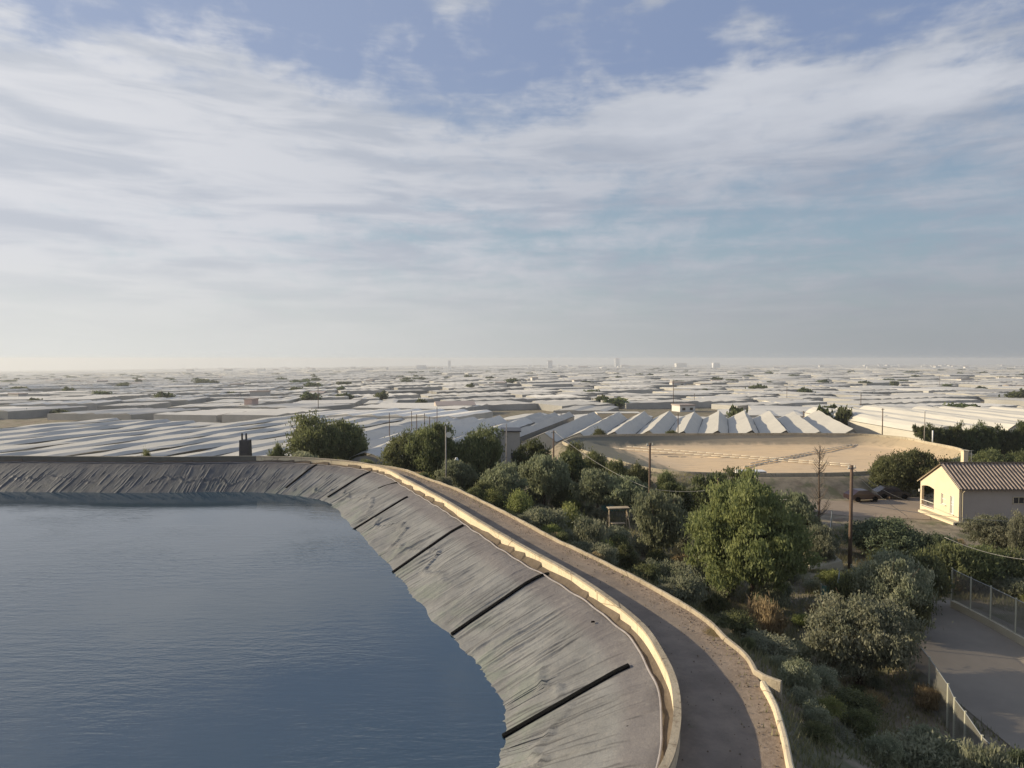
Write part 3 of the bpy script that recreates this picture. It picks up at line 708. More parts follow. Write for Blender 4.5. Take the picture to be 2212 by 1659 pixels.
def th(x, y): return float(terrain_h(np.array([x]), np.array([y]))[0])
net = bpy.data.materials.new('wire_netting'); net.use_nodes = True; t = NT(net.node_tree)
geo = t.n('ShaderNodeNewGeometry'); pos = geo.outputs['Position']
spx = t.n('ShaderNodeSeparateXYZ', i={0: pos})
u_ = t.m('ADD', t.m('MULTIPLY', spx.outputs[1], 9.), t.m('MULTIPLY', spx.outputs[2], 9.)); v_ = t.m('SUBTRACT', t.m('MULTIPLY', spx.outputs[1], 9.), t.m('MULTIPLY', spx.outputs[2], 9.))
def wire(x): return t.m('LESS_THAN', t.m('ABSOLUTE', t.m('SUBTRACT', t.m('FRACT', x), .5)), .17)
al = t.m('MAXIMUM', t.m('MAXIMUM', wire(u_), wire(v_)), .38)
b = t.n('ShaderNodeBsdfPrincipled', i={'Base Color': (.17, .16, .125, 1), 'Roughness': .8, 'Alpha': t.m('MULTIPLY', al, .8)})
t.n('ShaderNodeOutputMaterial', i={'Surface': b.outputs[0]})
def fence(pts, hgt, label, spacing=None, wall=None, netm=None, zoff=0., posth=None):
    o = empty('wire_fence', (*pts[0], th(*pts[0]))); o0 = o.location.copy(); tag(o, label, 'fence')
    Z = [max(th(*p), -4.8 if False else -99)+zoff for p in pts]
    mb = MB(); rail = MB()
    for i, p in enumerate(pts):
        pp = MB().tube([(p[0]-o0.x, p[1]-o0.y, Z[i]-.15-o0.z), (p[0]-o0.x, p[1]-o0.y, Z[i]+hgt+.05-o0.z)], .05, 8)
        pp.build('post', M['postm'], o)
    for i in range(len(pts)-1):
        a, b_ = pts[i], pts[i+1]
        mb.add([(a[0]-o0.x, a[1]-o0.y, Z[i]+.05-o0.z), (b_[0]-o0.x, b_[1]-o0.y, Z[i+1]+.05-o0.z), (b_[0]-o0.x, b_[1]-o0.y, Z[i+1]+hgt-.05-o0.z), (a[0]-o0.x, a[1]-o0.y, Z[i]+hgt-.05-o0.z)], [(0, 1, 2, 3)])
        rail.tube([(a[0]-o0.x, a[1]-o0.y, Z[i]+hgt-.04-o0.z), (b_[0]-o0.x, b_[1]-o0.y, Z[i+1]+hgt-.04-o0.z)], .022, 6)
    mb.build('netting', netm or net, o); rail.build('top_wire', M['metal'], o)
    return o
def pz(u, v, z=-4.9): return P(u, v, z)[:2]
lf = [(22.6, 26), (22.4, 28.3), pz(2060, 1606), pz(2046, 1572), pz(2006, 1515)]
x1, y1 = pz(2006, 1515)
lf = [(19.4, 25.0), (19.8, 27.5), pz(2083, 1640), pz(2060, 1606), pz(2046, 1570), pz(2006, 1513), (x1+.8, y1+3.2), (x1+1.5, y1+6.4), (x1+2.1, y1+9.6)]
fence(lf, 2.3, 'see-through wire fence on the left side of the paved yard, its near posts leaning together')
rf0 = [pz(2096, 1318, -4.4), pz(2139, 1340, -4.4), pz(2193, 1370, -4.4)]
d_ = np.array(rf0[2])-np.array(rf0[1]); rf = [tuple(np.array(rf0[0])-d_*.9)]+rf0+[tuple(np.array(rf0[2])+d_*k_) for k_ in (1, 2, 3)]
fence(rf, 2.35, 'dark mesh fence with pale posts standing on the cream plinth at the right edge', zoff=.35, netm=net)
pl = [tuple(np.array(p)) for p in ([pz(2058, 1300, -4.4)]+rf[1:])]
mb = MB()
for a, b_ in zip(pl[:-1], pl[1:]):
    L = math.dist(a, b_); mb.box(((a[0]+b_[0])/2, (a[1]+b_[1])/2, -4.62), (L+.04, .32, .62), math.atan2(b_[1]-a[1], b_[0]-a[0]))
o = mb.build('plinth_wall', M['pad']); tag(o, 'low cream plinth under the mesh fence at the right edge of the yard', 'wall')
fence([pz(1773, 1325), pz(1806, 1338), pz(1812, 1300)], 2.2, 'short mesh fence with two pale posts beside the big rounded bush', netm=M['greenmesh'])
fence([pz(1792, 1205), pz(1796, 1160)], 3.0, 'tall thin wire fence beside the lit concrete slab')
gf = [pz(1298, 1100), pz(1330, 1098), pz(1362, 1096), pz(1392, 1094)]
fence(gf, 2.4, 'pale green windbreak mesh fence behind the timber swing frame', netm=M['greenmesh'])
# lit concrete slab block
p = P(1778, 1222, -4.9); o = empty('concrete_block', p); tag(o, 'low concrete block with a sunlit top behind the large round tree', 'block')
MB().add([(-1.6, -1, 0), (1.2, -1.2, 0), (1.3, 1.2, 0), (-.8, 1.3, 0), (-1.4, -.8, .35), (1.1, -1.1, .75), (1.2, 1.1, .9), (-.6, 1.2, .6)],
         [(3, 2, 1, 0), (4, 5, 6, 7), (0, 1, 5, 4), (1, 2, 6, 5), (2, 3, 7, 6), (3, 0, 4, 7)]).build('slab', M['pad'], o)
# timber swing frame
p = P(1335, 1139, -4.95); o = empty('swing_frame', p, .15); tag(o, 'timber swing frame with a dark canopy in the garden below the road', 'swing')
for sx in (-1, 1):
    for sy in (-1, 1):
        MB().tube([(sx*1.15+.0, sy*.65, -.1), (sx*.95, 0, 1.95)], .06, 6).build('leg', M['wood_lt'], o)
MB().tube([(-1.1, 0, 1.98), (1.15, 0, 1.98)], .06, 6).build('crossbar', M['wood_lt'], o)
MB().box((0, 0, 2.12), (2.3, .9, .07)).build('canopy', M['curb_old'], o)
MB().box((0, 0, .45), (1.5, .5, .07)).build('seat', M['wood_lt'], o)

# ------------------------------------------------------------------ house
hx0, hy0, hy1 = 48.2, 71.4, 78.2; hz = -5.0; hL = 22
hs = empty('house', (hx0, hy0, hz)); tag(hs, 'small cream house with a corrugated roof and an open corner porch, at the right edge', 'house')
D_ = hy1-hy0; EZ = -.75-hz; RZ = 1.25-hz; yr = 2.9; EZ2 = -1.35-hz
py0, py1 = D_-2.55, D_-.25; pz0, pz1 = .75, 3.15   # porch opening in the gable wall (left end)
wb = MB()
# gable wall built round the porch opening and two windows, as thick panels
def panel(mb, y0, y1, z0, z1, x0=0, th_=.28): mb.box((x0+th_/2, (y0+y1)/2, (z0+z1)/2), (th_, y1-y0, z1-z0))
w1 = (2.2, 3.0, 1.75, 2.95); w2 = (.85, 1.45, 1.0, 2.95)
panel(wb, 0, w2[0], 0, 3.1); panel(wb, w2[1], w1[0], 0, 3.1); panel(wb, w1[1], py0, 0, 3.1)
panel(wb, w2[0], w2[1], 0, w2[2]); panel(wb, w2[0], w2[1], w2[3], 3.1); panel(wb, w1[0], w1[1], 0, w1[2]); panel(wb, w1[0], w1[1], w1[3], 3.1)
panel(wb, py0, D_, 0, pz0); panel(wb, py1, D_, pz0, 3.1)
prof = [(0, 3.1), (D_, 3.1), (D_, EZ2), (yr, RZ-.12), (0, EZ)]
arch = [(py0+(py1-py0)*q/8, 3.1-0+.20*math.sin(math.pi*q/8)) for q in range(9)]
gp = [(0, 3.1)]+arch+[(D_, 3.1), (D_, EZ2), (yr, RZ-.12), (0, EZ)]
n = len(gp); wb.add([(0, y, z) for y, z in gp]+[(.28, y, z) for y, z in gp], [tuple(range(n)), tuple(reversed(range(n, 2*n)))]+[(i, (i+1) % n, n+(i+1) % n, n+i)[::-1] for i in range(n)])
sw = MB(); sw.box((hL/2+.19, .122, EZ/2), (hL-.4+.1, .24, EZ)); sw.build('side_wall', mat('shade_grey_plaster', (.40, .35, .30), .88, .2, .12, .5), hs); wb.box((hL/2+1.3, D_-.12, EZ2/2), (hL-2.5, .24, EZ2)); wb.box((hL, D_/2, 2), (.24, D_-.5, 4))  # long wall's plaster greyed to paint in its shade
wb.box((2.4, py0-.1+1.3, 1.55), (.2, 2.5, 3.1))         # porch back wall
wb.box((1.25, py0-.02, 1.9), (2.2, .16, 2.4))
wb.build('wall', M['plaster'], hs)
MB().box((1.2, D_-1.3, pz0-.06), (2.3, 2.5, .10)).build('porch_floor', M['pink'], hs)
# corrugated roof: wavy cross-section along x, two slopes
nx = int((hL+.8)/.07); xs_ = -.32+np.arange(nx+1)*.07
wave = .055*np.cos(xs_*2*math.pi/.42)
def slope_mesh(ya, za, yb, zb):
    nn = 3; V = []
    for j in range(nn+1):
        f = j/nn; V.append(np.c_[xs_, np.full(nx+1, ya+(yb-ya)*f), za+(zb-za)*f+wave])
    top = np.stack(V, 1); return top.reshape(-1, 3), grid_faces(nx+1, nn+1)
rr = empty('roof_group') if False else None
V1, F1 = slope_mesh(-.45, EZ-.22, yr, RZ+.06); V2, F2 = slope_mesh(yr, RZ+.06, D_+.3, EZ2-.05)
V = np.r_[V1, V2, V1-np.array([0, 0, .05]), V2-np.array([0, 0, .05])]; n1_ = len(V1)
F = np.r_[F1, F2+n1_, F1[:, ::-1]+2*n1_, F2[:, ::-1]+3*n1_]
roofm = bpy.data.materials.new('corrugated_roof'); roofm.use_nodes = True; t = NT(roofm.node_tree)
tc = t.n('ShaderNodeTexCoord'); ob = tc.outputs['Object']; so = t.n('ShaderNodeSeparateXYZ', i={0: ob})
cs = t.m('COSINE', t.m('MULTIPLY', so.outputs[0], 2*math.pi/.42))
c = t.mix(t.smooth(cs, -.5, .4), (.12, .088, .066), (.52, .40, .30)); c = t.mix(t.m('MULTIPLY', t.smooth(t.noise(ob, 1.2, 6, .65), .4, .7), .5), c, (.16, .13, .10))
b = t.n('ShaderNodeBsdfPrincipled', i={'Base Color': c, 'Roughness': .85, 'Specular IOR Level': .2}); t.n('ShaderNodeOutputMaterial', i={'Surface': b.outputs[0]})
rf_ = link('roof', mesh_np('roof', V, F, False), roofm, hs)
MB().tube([(-.34, yr, RZ+.12), (hL+.4, yr, RZ+.12)], .09, 8).build('ridge_cap', M['dirt'], rf_)
# barge edge on gable
bg_ = MB(); bg_.tube([(-.22, -.4, EZ-.22), (-.22, yr, RZ+.0), (-.22, D_+.25, EZ2-.1)], .06, 6); bg_.build('barge_board', M['plaster'], hs)
for (y0, y1, z0, z1), nm in ((w1, 0), (w2, 1)):
    f = MB()
    for yy in (y0+.03, y1-.03): f.box((.10, yy, (z0+z1)/2), (.07, .06, z1-z0))
    for z_ in (z0+.03, z1-.03, (z0+z1)/2)+((z0+.65*(z1-z0),) if nm else ()): f.box((.10, (y0+y1)/2, z_), (.065, y1-y0-.12, .06))
    wn_ = f.build('window', M['white_paint'], hs)
    MB().box((.16, (y0+y1)/2, (z0+z1)/2), (.02, y1-y0, z1-z0)).build('pane', M['plaster'] if nm == 0 else M['pale_paint'], wn_)
    MB().box((-.06, (y0+y1)/2, z0-.05), (.16, y1-y0+.2, .08)).build('sill', M['pale_paint'], wn_)
MB().box((2.27, D_-1.5, 1.85), (.06, .9, 1.9)).build('door', mat('door_brown', (.10, .05, .045), .6, .3, .2, 1.), hs)
rl = MB()
for z_ in (pz0+.15, pz0+.75): rl.box((-.03, (py0+py1)/2, z_), (.06, py1-py0, .06))
rl.build('porch_railing', M['pale_paint'], hs)
MB().box((-.45, 2.6, .42), (.85, 6.2, .10)).build('terrace_ledge', M['pad'], hs); MB().box((-.8, 2.6, .16), (.2, 6.2, .40)).build('terrace_wall', M['plaster'], hs)
wf = MB()
for dx_, dz_, ww_, hh_ in ((-.6, 0, .07, .75), (.6, 0, .07, .75), (0, .36, 1.27, .07), (0, -.36, 1.27, .07), (0, 0, .05, .7)): wf.box((6.4+dx_, -.03, 2.75+dz_), (ww_, .08, hh_))
wo = wf.build('window', M['pad'], hs); MB().box((6.4, -.012, 2.75), (1.16, .04, .68)).build('pane', M['glassdark'], wo)
MB().tube([(-.1, -.52, EZ-.34), (hL, -.52, EZ-.34)], .06, 6).build('gutter', M['dirt'], hs)
MB().tube([(.35, -.45, EZ-.36), (.35, -.09, EZ-.7), (.35, -.09, .1)], .045, 6).build('downpipe', M['pad'], hs)
ae = MB(); ae.tube([(3.2, yr, RZ), (3.2, yr, RZ+1.5)], .025, 5)
for k_ in range(4): ae.tube([(2.75+.06*k_, yr-.28, RZ+1.45-.0*k_+.02), (2.75+.3*k_, yr+.28, RZ+1.47)], .014, 4)
ae.build('aerial', M['metal'], hs)
MB().box((.0-.06, D_+.06, 2.5), (.18, .12, .3)).build('wall_lamp', M['white_paint'], hs)
# chimney-like pillar behind the house
p = PD(2083, 1004, 92); o = empty('masonry_pillar', (p[0], p[1], th(p[0], p[1]))); hgt = PD(2083, 974, 92)[2]-o.location.z
tag(o, 'slender cream masonry pillar rising behind the house roof', 'pillar')
MB().box((0, 0, hgt/2), (.62, .62, hgt)).build('shaft', M['plaster'], o); MB().box((0, 0, hgt+.06), (.8, .8, .14)).build('cap', M['pad'], o)

# ------------------------------------------------------------------ poles and cables
def pole(u, ytop, d, name, label, r0=.14, r1=.10, mt='wood', lean=0, arm=None, cat='pole', group=None, lamp=None):
    x, y, zt = PD(u, ytop, d); zb = th(x, y); o = empty(name, (x, y, zb)); h = zt-zb
    MB().tube([(0, 0, -.3), (lean*h*.5, 0, h*.5), (lean*h, 0, h)], [r0, (r0+r1)/2, r1], 10).build('shaft', M[mt], o, True)
    if arm:
        for k_ in range(arm): MB().box((lean*h, 0, h-.25-.7*k_), (1.5 if arm > 1 else .9, .09, .09), .4).build('crossarm', M['metal'], o)
        for sx in (-.35, .35): MB().tube([(sx*math.cos(.4)+lean*h, sx*math.sin(.4), h-.2), (sx*math.cos(.4)+lean*h, sx*math.sin(.4), h+.0)], [.05, .035], 6).build('insulator', M['pale_paint'], o)
    if lamp == 'disc':
        MB().tube([(.05, -.12, h-1.05), (.28, -.14, h-1.05)], .03, 6).build('bracket', M['metal'], o)
        MB().tube([(.36, -.2, h-1.05), (.36, -.10, h-1.05)], .34, 18).build('lamp_dish', M['pale_paint'], o)
    if lamp == 'head':
        MB().box((.28, 0, h+.02), (.7, .18, .10), 0, .7).build('lamp_head', M['white_paint'], o)
    tag(o, label, cat, group); return o, (x, y, zt)
pa = pole(1840, 1005, 56, 'utility_pole', 'tall brown wooden utility pole left of the cream house', .17, .12, lean=.0, arm=1)
pb = pole(1404, 957, 71, 'utility_pole', 'brown wooden utility pole in front of the tan reservoir', .15, .11, arm=1)
pc = pole(1196, 930, 84, 'utility_pole', 'thin wooden utility pole beside the left end of the tan reservoir', .12, .09, arm=1)
pd_ = pole(963, 920, 79, 'street_lamp', 'pale concrete lamp pole with a round dish, just outside the road bend', .10, .08, 'pole_conc', lamp='disc', cat='street lamp')
pe = pole(1094, 915, 100, 'utility_pole', 'slim pole among the trees right of the lamp pole with the dish', .09, .07, 'pole_conc')
pf = pole(1907, 882, 140, 'utility_pole', 'thin dark pole in front of the cream greenhouse side wall', .12, .09, arm=1)
pg = pole(1998, 888, 128, 'street_lamp', 'pale lamp post standing at the left end of the dark hedge', .09, .07, 'pole_conc', lamp='head', cat='street lamp')
ph = pole(2015, 930, 126, 'marker_post', 'short white-topped post in front of the dark hedge', .1, .12, 'white_paint', cat='post')
pi_ = pole(1465, 893, 150, 'utility_pole', 'dark pole against the white ridged greenhouse roofs', .12, .09)
pm = pole(1551, 1032, 68, 'thin_pole', 'slim weathered pole carrying the cable above the garden trees', .06, .05, 'wood')
for i_, (u, yt, d) in enumerate([(841, 892, 135), (889, 888, 150), (900, 895, 128), (917, 893, 140), (928, 900, 120), (944, 880, 160)]):
    pole(u, yt, d, 'utility_pole', 'thin dark pole between the two big trees beyond the road bend', .10, .07, 'wood', group='thin poles between the two big trees')
def cable(a, b_, sag, label, r=.019, mt='cablem', n=18):
    A_ = Vector(a); B_ = Vector(b_)
    pts = [A_.lerp(B_, q/n)-Vector((0, 0, sag*4*(q/n)*(1-q/n))) for q in range(n+1)]
    o = MB().tube(pts, r, 5).build('cable', M[mt], None, True); tag(o, label, 'cable')
cable(pc[1], pb[1][:2]+(pb[1][2]-4.9,), .7, 'overhead cable from the thin pole to the wooden pole before the tan reservoir')
cable(pb[1][:2]+(pb[1][2]-4.9,), PD(1554, 1056, 68), .3, 'overhead cable from the wooden pole to the slim pole above the garden')
cable(PD(1554, 1056, 68), PD(1700, 1079, 60), .3, 'overhead cable sagging from the slim pole behind the big pine')
cable(PD(1841, 1018, 56), PD(1960, 1115, 66), .2, 'stay cable falling from the brown utility pole towards the bushes by the house')
cable(PD(1842, 1012, 56), PD(1992, 1088, 76), .6, 'service cable from the brown utility pole to the house porch')
cable(PD(1842, 1084, 56), PD(2260, 1128, 60), .4, 'low cable running from the brown utility pole past the house wall')
cable(PD(2040, 1160, 50), PD(2260, 1212, 46), .4, 'pale cable along the slope below the house')
# double white insulator marker beside the lamp pole
x, y, z1_ = PD(986, 988, 84); zb = th(x, y); o = empty('signal_post', (x, y, zb)); h = z1_-zb; tag(o, 'post topped by two small white bells, right of the lamp pole with the dish', 'signal')
MB().tube([(0, 0, -.2), (0, 0, h-.9)], .05, 8).build('post', M['metal'], o)
for k_ in (0, 1): MB().tube([(0, 0, h-1.4+k_*.75), (0, 0, h-1.05+k_*.75), (0, 0, h-.78+k_*.75)], [.27, .25, .13], 12).build('bell', M['white_paint'], o)

# dark valve housing with two vents beyond the far parapet
x, y, zt = PD(530, 950, 92); zb = th(x, y); o = empty('valve_housing', (x, y, zb)); h = zt-zb; tag(o, 'dark squat housing with two upright vent pipes behind the far parapet', 'housing')
MB().box((0, 0, h/2), (1.5, 1.2, h), 0, .86).build('body', M['dark_metal'], o)
for sx in (-.45, .12): MB().tube([(sx, 0, h-.1), (sx, 0, h+.9)], .13, 8).build('vent_pipe', M['dark_metal'], o)

# ------------------------------------------------------------------ parked vehicles
def vehicle(u, v, d, rz, L, Wd, Hh, paint, name, label, van=False):
    x, y, z = P(u, v, -4.95); 
    if d: x, y, z = PD(u, v, d)
    z = max(th(x, y), -9) if d else -4.72
    o = empty(name, (x, y, z), rz); tag(o, label, 'van' if van else 'car')
    if van: pr = [(-L/2, .35), (L/2, .35), (L/2, .95), (L/2-.55, 1.15), (L/2-1.0, Hh), (-L/2, Hh)]
    else: pr = [(-L/2, .3), (L/2, .3), (L/2, .72), (L/2-.95, .92), (L/2-1.65, Hh), (-L/2+1.0, Hh), (-L/2+.25, .95), (-L/2, .85)]
    n = len(pr); w_ = Wd/2; vs = [(a, -w_*(1 if c_ < 1 else .82), c_) for a, c_ in pr]+[(a, w_*(1 if c_ < 1 else .82), c_) for a, c_ in pr]
    MB().add(vs, [tuple(range(n))[::-1], tuple(range(n, 2*n))]+[(i, (i+1) % n, n+(i+1) % n, n+i) for i in range(n)]).build('body', paint, o)
    for sy in (-1, 1):
        wn_ = MB(); a0, a1 = (-L/2+1.1, L/2-1.75) if not van else (L/2-1.9, L/2-1.1)
        wn_.add([(a0-.3, sy*(w_*.96+.01), .98), (a1+.45, sy*(w_*.96+.01), .98), (a1, sy*(w_*.83+.012), Hh-.1), (a0, sy*(w_*.83+.012), Hh-.1)], [(0, 1, 2, 3)]); wn_.build('side_window', M['glassdark'], o)
    for sx in (-L*.3, L*.3):
        for sy in (-1, 1):
            MB().tube([(sx, sy*(w_-.08), .33), (sx, sy*(w_+.06), .33)], .33, 14).build('wheel', M['rubber'], o)
vehicle(1862, 1085, None, .15, 3.9, 1.7, 1.4, M['car_red'], 'parked_car', 'dark red car parked behind the brown utility pole')
vehicle(1925, 1079, None, -.1, 4.1, 1.7, 1.45, M['glassdark'], 'parked_car', 'black car parked in front of the dark trees left of the house')
vehicle(1628, 1052, None, .0, 4.9, 1.9, 2.1, M['white_paint'], 'parked_van', 'white van showing between the garden trees and the tan reservoir', True)

# ------------------------------------------------------------------ greenhouses
AZ = R(17.5); ux = np.array([math.sin(AZ), math.cos(AZ)]); vx = np.array([math.cos(AZ), -math.sin(AZ)])   # along, across
def gh_mesh(fl, fr, du, Lg, ns, eave, roof, zb, seed, arch=False, sag=.12, nl=10, ridge=.66):
    """spans side by side from fl to fr (2-D points), each running Lg metres along du"""
    fl, fr, du = map(np.array, (fl, fr, du)); r_ = np.random.default_rng(seed); V = []; F = []
    k = 7 if arch else 3
    if arch: prof = [(q/6, math.sin(math.pi*q/6)**.8) for q in range(7)]
    else: prof = [(0, 0), (ridge, 1), (1, 0)]
    for s_ in range(ns):
        rh = roof*r_.uniform(.85, 1.12); b0 = len(V)
        for j in range(nl+1):
            for q, (a, b_) in enumerate(prof):
                p = fl+(fr-fl)*((s_+a)/ns)+du*(Lg*j/nl)
                z = zb+eave+rh*b_+(r_.uniform(-sag, sag) if 0 < b_ or 1 else 0)
                V.append((p[0], p[1], z))
        for j in range(nl):
            for q in range(k-1): F.append((b0+j*k+q, b0+j*k+q+1, b0+(j+1)*k+q+1, b0+(j+1)*k+q))
    WV = []; WF = []
    for j in (0, 1):                                   # end walls following the roof profile
        for s_ in range(ns):
            b0 = len(WV); n = len(prof)
            for a, b_ in prof:
                p = fl+(fr-fl)*((s_+a)/ns)+du*(Lg*(.003 if j == 0 else .997)); WV.append((p[0], p[1], zb+eave+roof*.9*b_-.06))
            for a in (1, 0):
                p = fl+(fr-fl)*((s_+a)/ns)+du*(Lg*(.003 if j == 0 else .997)); WV.append((p[0], p[1], zb-3))
            WF.append(tuple(range(b0, b0+n+2)))
    for e in (fl, fr):
        b0 = len(WV); p2 = e+du*Lg
        WV += [(e[0], e[1], zb-3), (p2[0], p2[1], zb-3), (p2[0], p2[1], zb+eave), (e[0], e[1], zb+eave)]; WF.append((b0, b0+1, b0+2, b0+3))
    return V, F, WV, WF
def greenhouse(fl, fr, du, Lg, ns, eave, roof, seed, label, group=None, zb=None, **k):
    c = (np.array(fl)+np.array(fr))/2; arch_ = k.get('arch', False)
    if zb is None: zb = th(*c)
    V, F, WV, WF = gh_mesh(fl, fr, du, Lg, ns, eave, roof, zb, seed, **k)
    o = empty('greenhouse', (c[0], c[1], zb)); off = np.array([c[0], c[1], zb])
    MB().add((np.array(V)-off).tolist(), F).build('roof', M['plastic'], o)
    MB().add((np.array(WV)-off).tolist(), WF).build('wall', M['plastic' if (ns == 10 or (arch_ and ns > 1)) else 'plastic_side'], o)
    g_ = MB()                                          # gutters between the spans
    for s_ in range(ns+1):
        p = np.array(fl)+(np.array(fr)-np.array(fl))*s_/ns; q = p+np.array(du)*Lg
        g_.tube([(p[0]-off[0], p[1]-off[1], eave+.03), (q[0]-off[0], q[1]-off[1], eave+.03)], .09, 4)
    g_.build('gutter', M['scree'], o)
    tag(o, label, 'greenhouse', group); return o
greenhouse((2, 143), (78, 147), ux, 58, 10, 3.5, 2.3, 1, 'long row of steep white greenhouse roofs right behind the tan reservoir', zb=-8.6, sag=.16)
greenhouse((-100, 118), (-34, 104), ux, 92, 8, 3.4, .6, 2, 'broad white greenhouse with low rolling roofs beyond the far left parapet', zb=-8.3, sag=.28, nl=14, ridge=.80)
greenhouse((-150, 140), (-104, 126), ux, 70, 5, 3.2, .6, 12, 'white greenhouse at the far left edge, next to the broad rolling one', zb=-9, sag=.3, ridge=.80)
greenhouse((96, 152), (160, 150), (-.03, 1), 62, 8, 4.2, 2.4, 3, 'pale greenhouse with arched ends behind the dark hedge on the right', zb=-8.6, arch=True)
greenhouse((-26, 101), (-18.4, 100), (.12, .99), 24, 1, 2.4, 2.1, 4, 'low white plastic tunnel with a grey end, just over the far parapet, left one', zb=-5.9, arch=True)
greenhouse((-17.6, 100), (-11, 99.4), (.12, .99), 24, 1, 2.2, 2.0, 5, 'low white plastic tunnel with a bluish end, just over the far parapet, right one', zb=-5.9, arch=True)
greenhouse((-40, 125), (-12, 120), ux, 60, 4, 3.6, 1.5, 6, 'white greenhouse behind the two big trees', zb=-7.6, sag=.2)
greenhouse((-12, 150), (1, 146), ux, 60, 3, 4.0, 1.2, 7, 'flat pale greenhouse right of the big trees, beside the grey shed', zb=-8.6, sag=.2)
# grey shed
x0_, y_, zt = PD(1083, 933, 128); x1_, _, _ = PD(1123, 933, 128); zb = th(x0_, y_); o = empty('grey_shed', ((x0_+x1_)/2, y_+3, zb)); tag(o, 'plain grey shed with a flat dark roof edge, left of the white ridged roofs', 'shed')
MB().box((0, 0, (zt-zb)/2), (x1_-x0_, 6, zt-zb)).build('wall', M['plastic_side'], o); MB().box((0, 0, zt-zb+.12), (x1_-x0_+.5, 6.6, .22)).build('roof', M['dark_metal'], o)
MB().box((.6, -3.03, 1.2), (1.1, .06, 2.4)).build('door', M['dark_metal'], o)
# cream long low building behind the ridged roofs
a = PD(1290, 893, 205); b_ = PD(1382, 897, 205); zb = th(a[0], 205); o = empty('long_shed', ((a[0]+b_[0])/2, 207, zb)); tag(o, 'long low cream shed just behind the white ridged greenhouse roofs', 'shed')
MB().box((0, 0, (a[2]-zb)/2), (b_[0]-a[0], 5, a[2]-zb)).build('wall', M['plaster'], o); MB().box((0, 0, a[2]-zb+.1), (b_[0]-a[0]+.4, 5.4, .2)).build('roof', M['pale_paint'], o)

# the plain: blocks of greenhouses laid out in fields
rg = np.random.default_rng(77); cells = []; p = 205.0; free = []
while p < 11500:
    k = .55+.45*min(1, p/1100)+max(0, p-900)/1700
    dp = rg.uniform(26, 68)*k; lim = p*.62+60; q = -p*1.75-80+rg.uniform(0, 40)
    while q < lim:
        w_ = rg.uniform(26, 88)*k; c = ux*(p+dp/2)+vx*(q+w_/2)
        if c[1] > (200 if c[0] > -20 else 212) and abs(c[0])/max(c[1], 1) < .86 and c[1] < 11500:
            if rg.random() < (.90 if p < 3500 else .8): cells.append((p, q, dp, w_, c))
            else: free.append((p, q, dp, w_, c))
        q += w_+(rg.uniform(3, 6) if rg.random() < .8 else rg.uniform(12, 30))*k**.6
    p += dp+(rg.uniform(4, 7) if rg.random() < .7 else rg.uniform(12, 26))*k**.6
cells.sort(key=lambda c: c[4][1])
FV = []; FF = []; FT = []; FM = []
def add_block(i, cell, single):
    p, q, dp, w_, c = cell; r_ = np.random.default_rng(i); h = r_.uniform(2.5, 3.5); along = r_.random() < .85
    rot = math.sin(c[0]*.0021+1)*.5+math.sin(c[1]*.0013)*.35 if c[1] > 320 else 0
    rot = round(rot/.22)*.22
    rh = r_.uniform(.2, .65); cs, sn = math.cos(rot), math.sin(rot); sc = .86 if rot else 1
    hw, hd = w_/2*sc, dp/2*sc; zc = [th(*(c+vx*a*hw+ux*b*hd)) for a, b in ((-1, -1), (1, -1), (1, 1), (-1, 1))]
    ns = int(np.clip((w_ if along else dp)/(8.5 if single else 11*(1+c[1]/6000)), 2, 14)); V = []; F = []
    def pt(a, b, z):        # a across -1..1, b along -1..1
        X_ = a*hw; Y_ = b*hd; xr = X_*cs-Y_*sn; yr_ = X_*sn+Y_*cs
        zz = (zc[0]*(1-a)*(1-b)+zc[1]*(1+a)*(1-b)+zc[2]*(1+a)*(1+b)+zc[3]*(1-a)*(1+b))/4
        g_ = c+vx*xr+ux*yr_; return (g_[0], g_[1], zz+z)
    nl = 4 if single else 1; m_ = 2*ns+1
    for j in range(nl+1):
        for s_ in range(m_):
            a = -1+2*(s_+(.5 if s_ % 2 else 0))/(m_-1); b = -1+2*j/nl; z = h+(rh if s_ % 2 else 0)+(r_.uniform(-.15, .15) if single else 0)
            V.append(pt(a, b, z) if along else pt(b, a, z))
    for j in range(nl):
        for s_ in range(m_-1): F.append((j*m_+s_, j*m_+s_+1, (j+1)*m_+s_+1, (j+1)*m_+s_))
    for e in (0, nl):                                  # gable ends
        for s_ in range(ns):
            i0_ = e*m_+2*s_; F.append((i0_, i0_+1, i0_+2, i0_+2))
    nroof = len(F)
    b0 = len(V)
    for a, b in ((-1, -1), (1, -1), (1, 1), (-1, 1)): V += [pt(a, b, -2), pt(a, b, h)]
    for q_ in range(4):
        a, b = q_*2, (q_*2+2) % 8; F.append((b0+a, b0+b, b0+b+1, b0+a+1))
    u_ = r_.random(); tint = .5+r_.uniform(-.16, .14) if u_ < .8 else (r_.uniform(-.25, .2) if u_ < .93 else .8)
    return V, F, tint, nroof
NI = 285
fars = {}
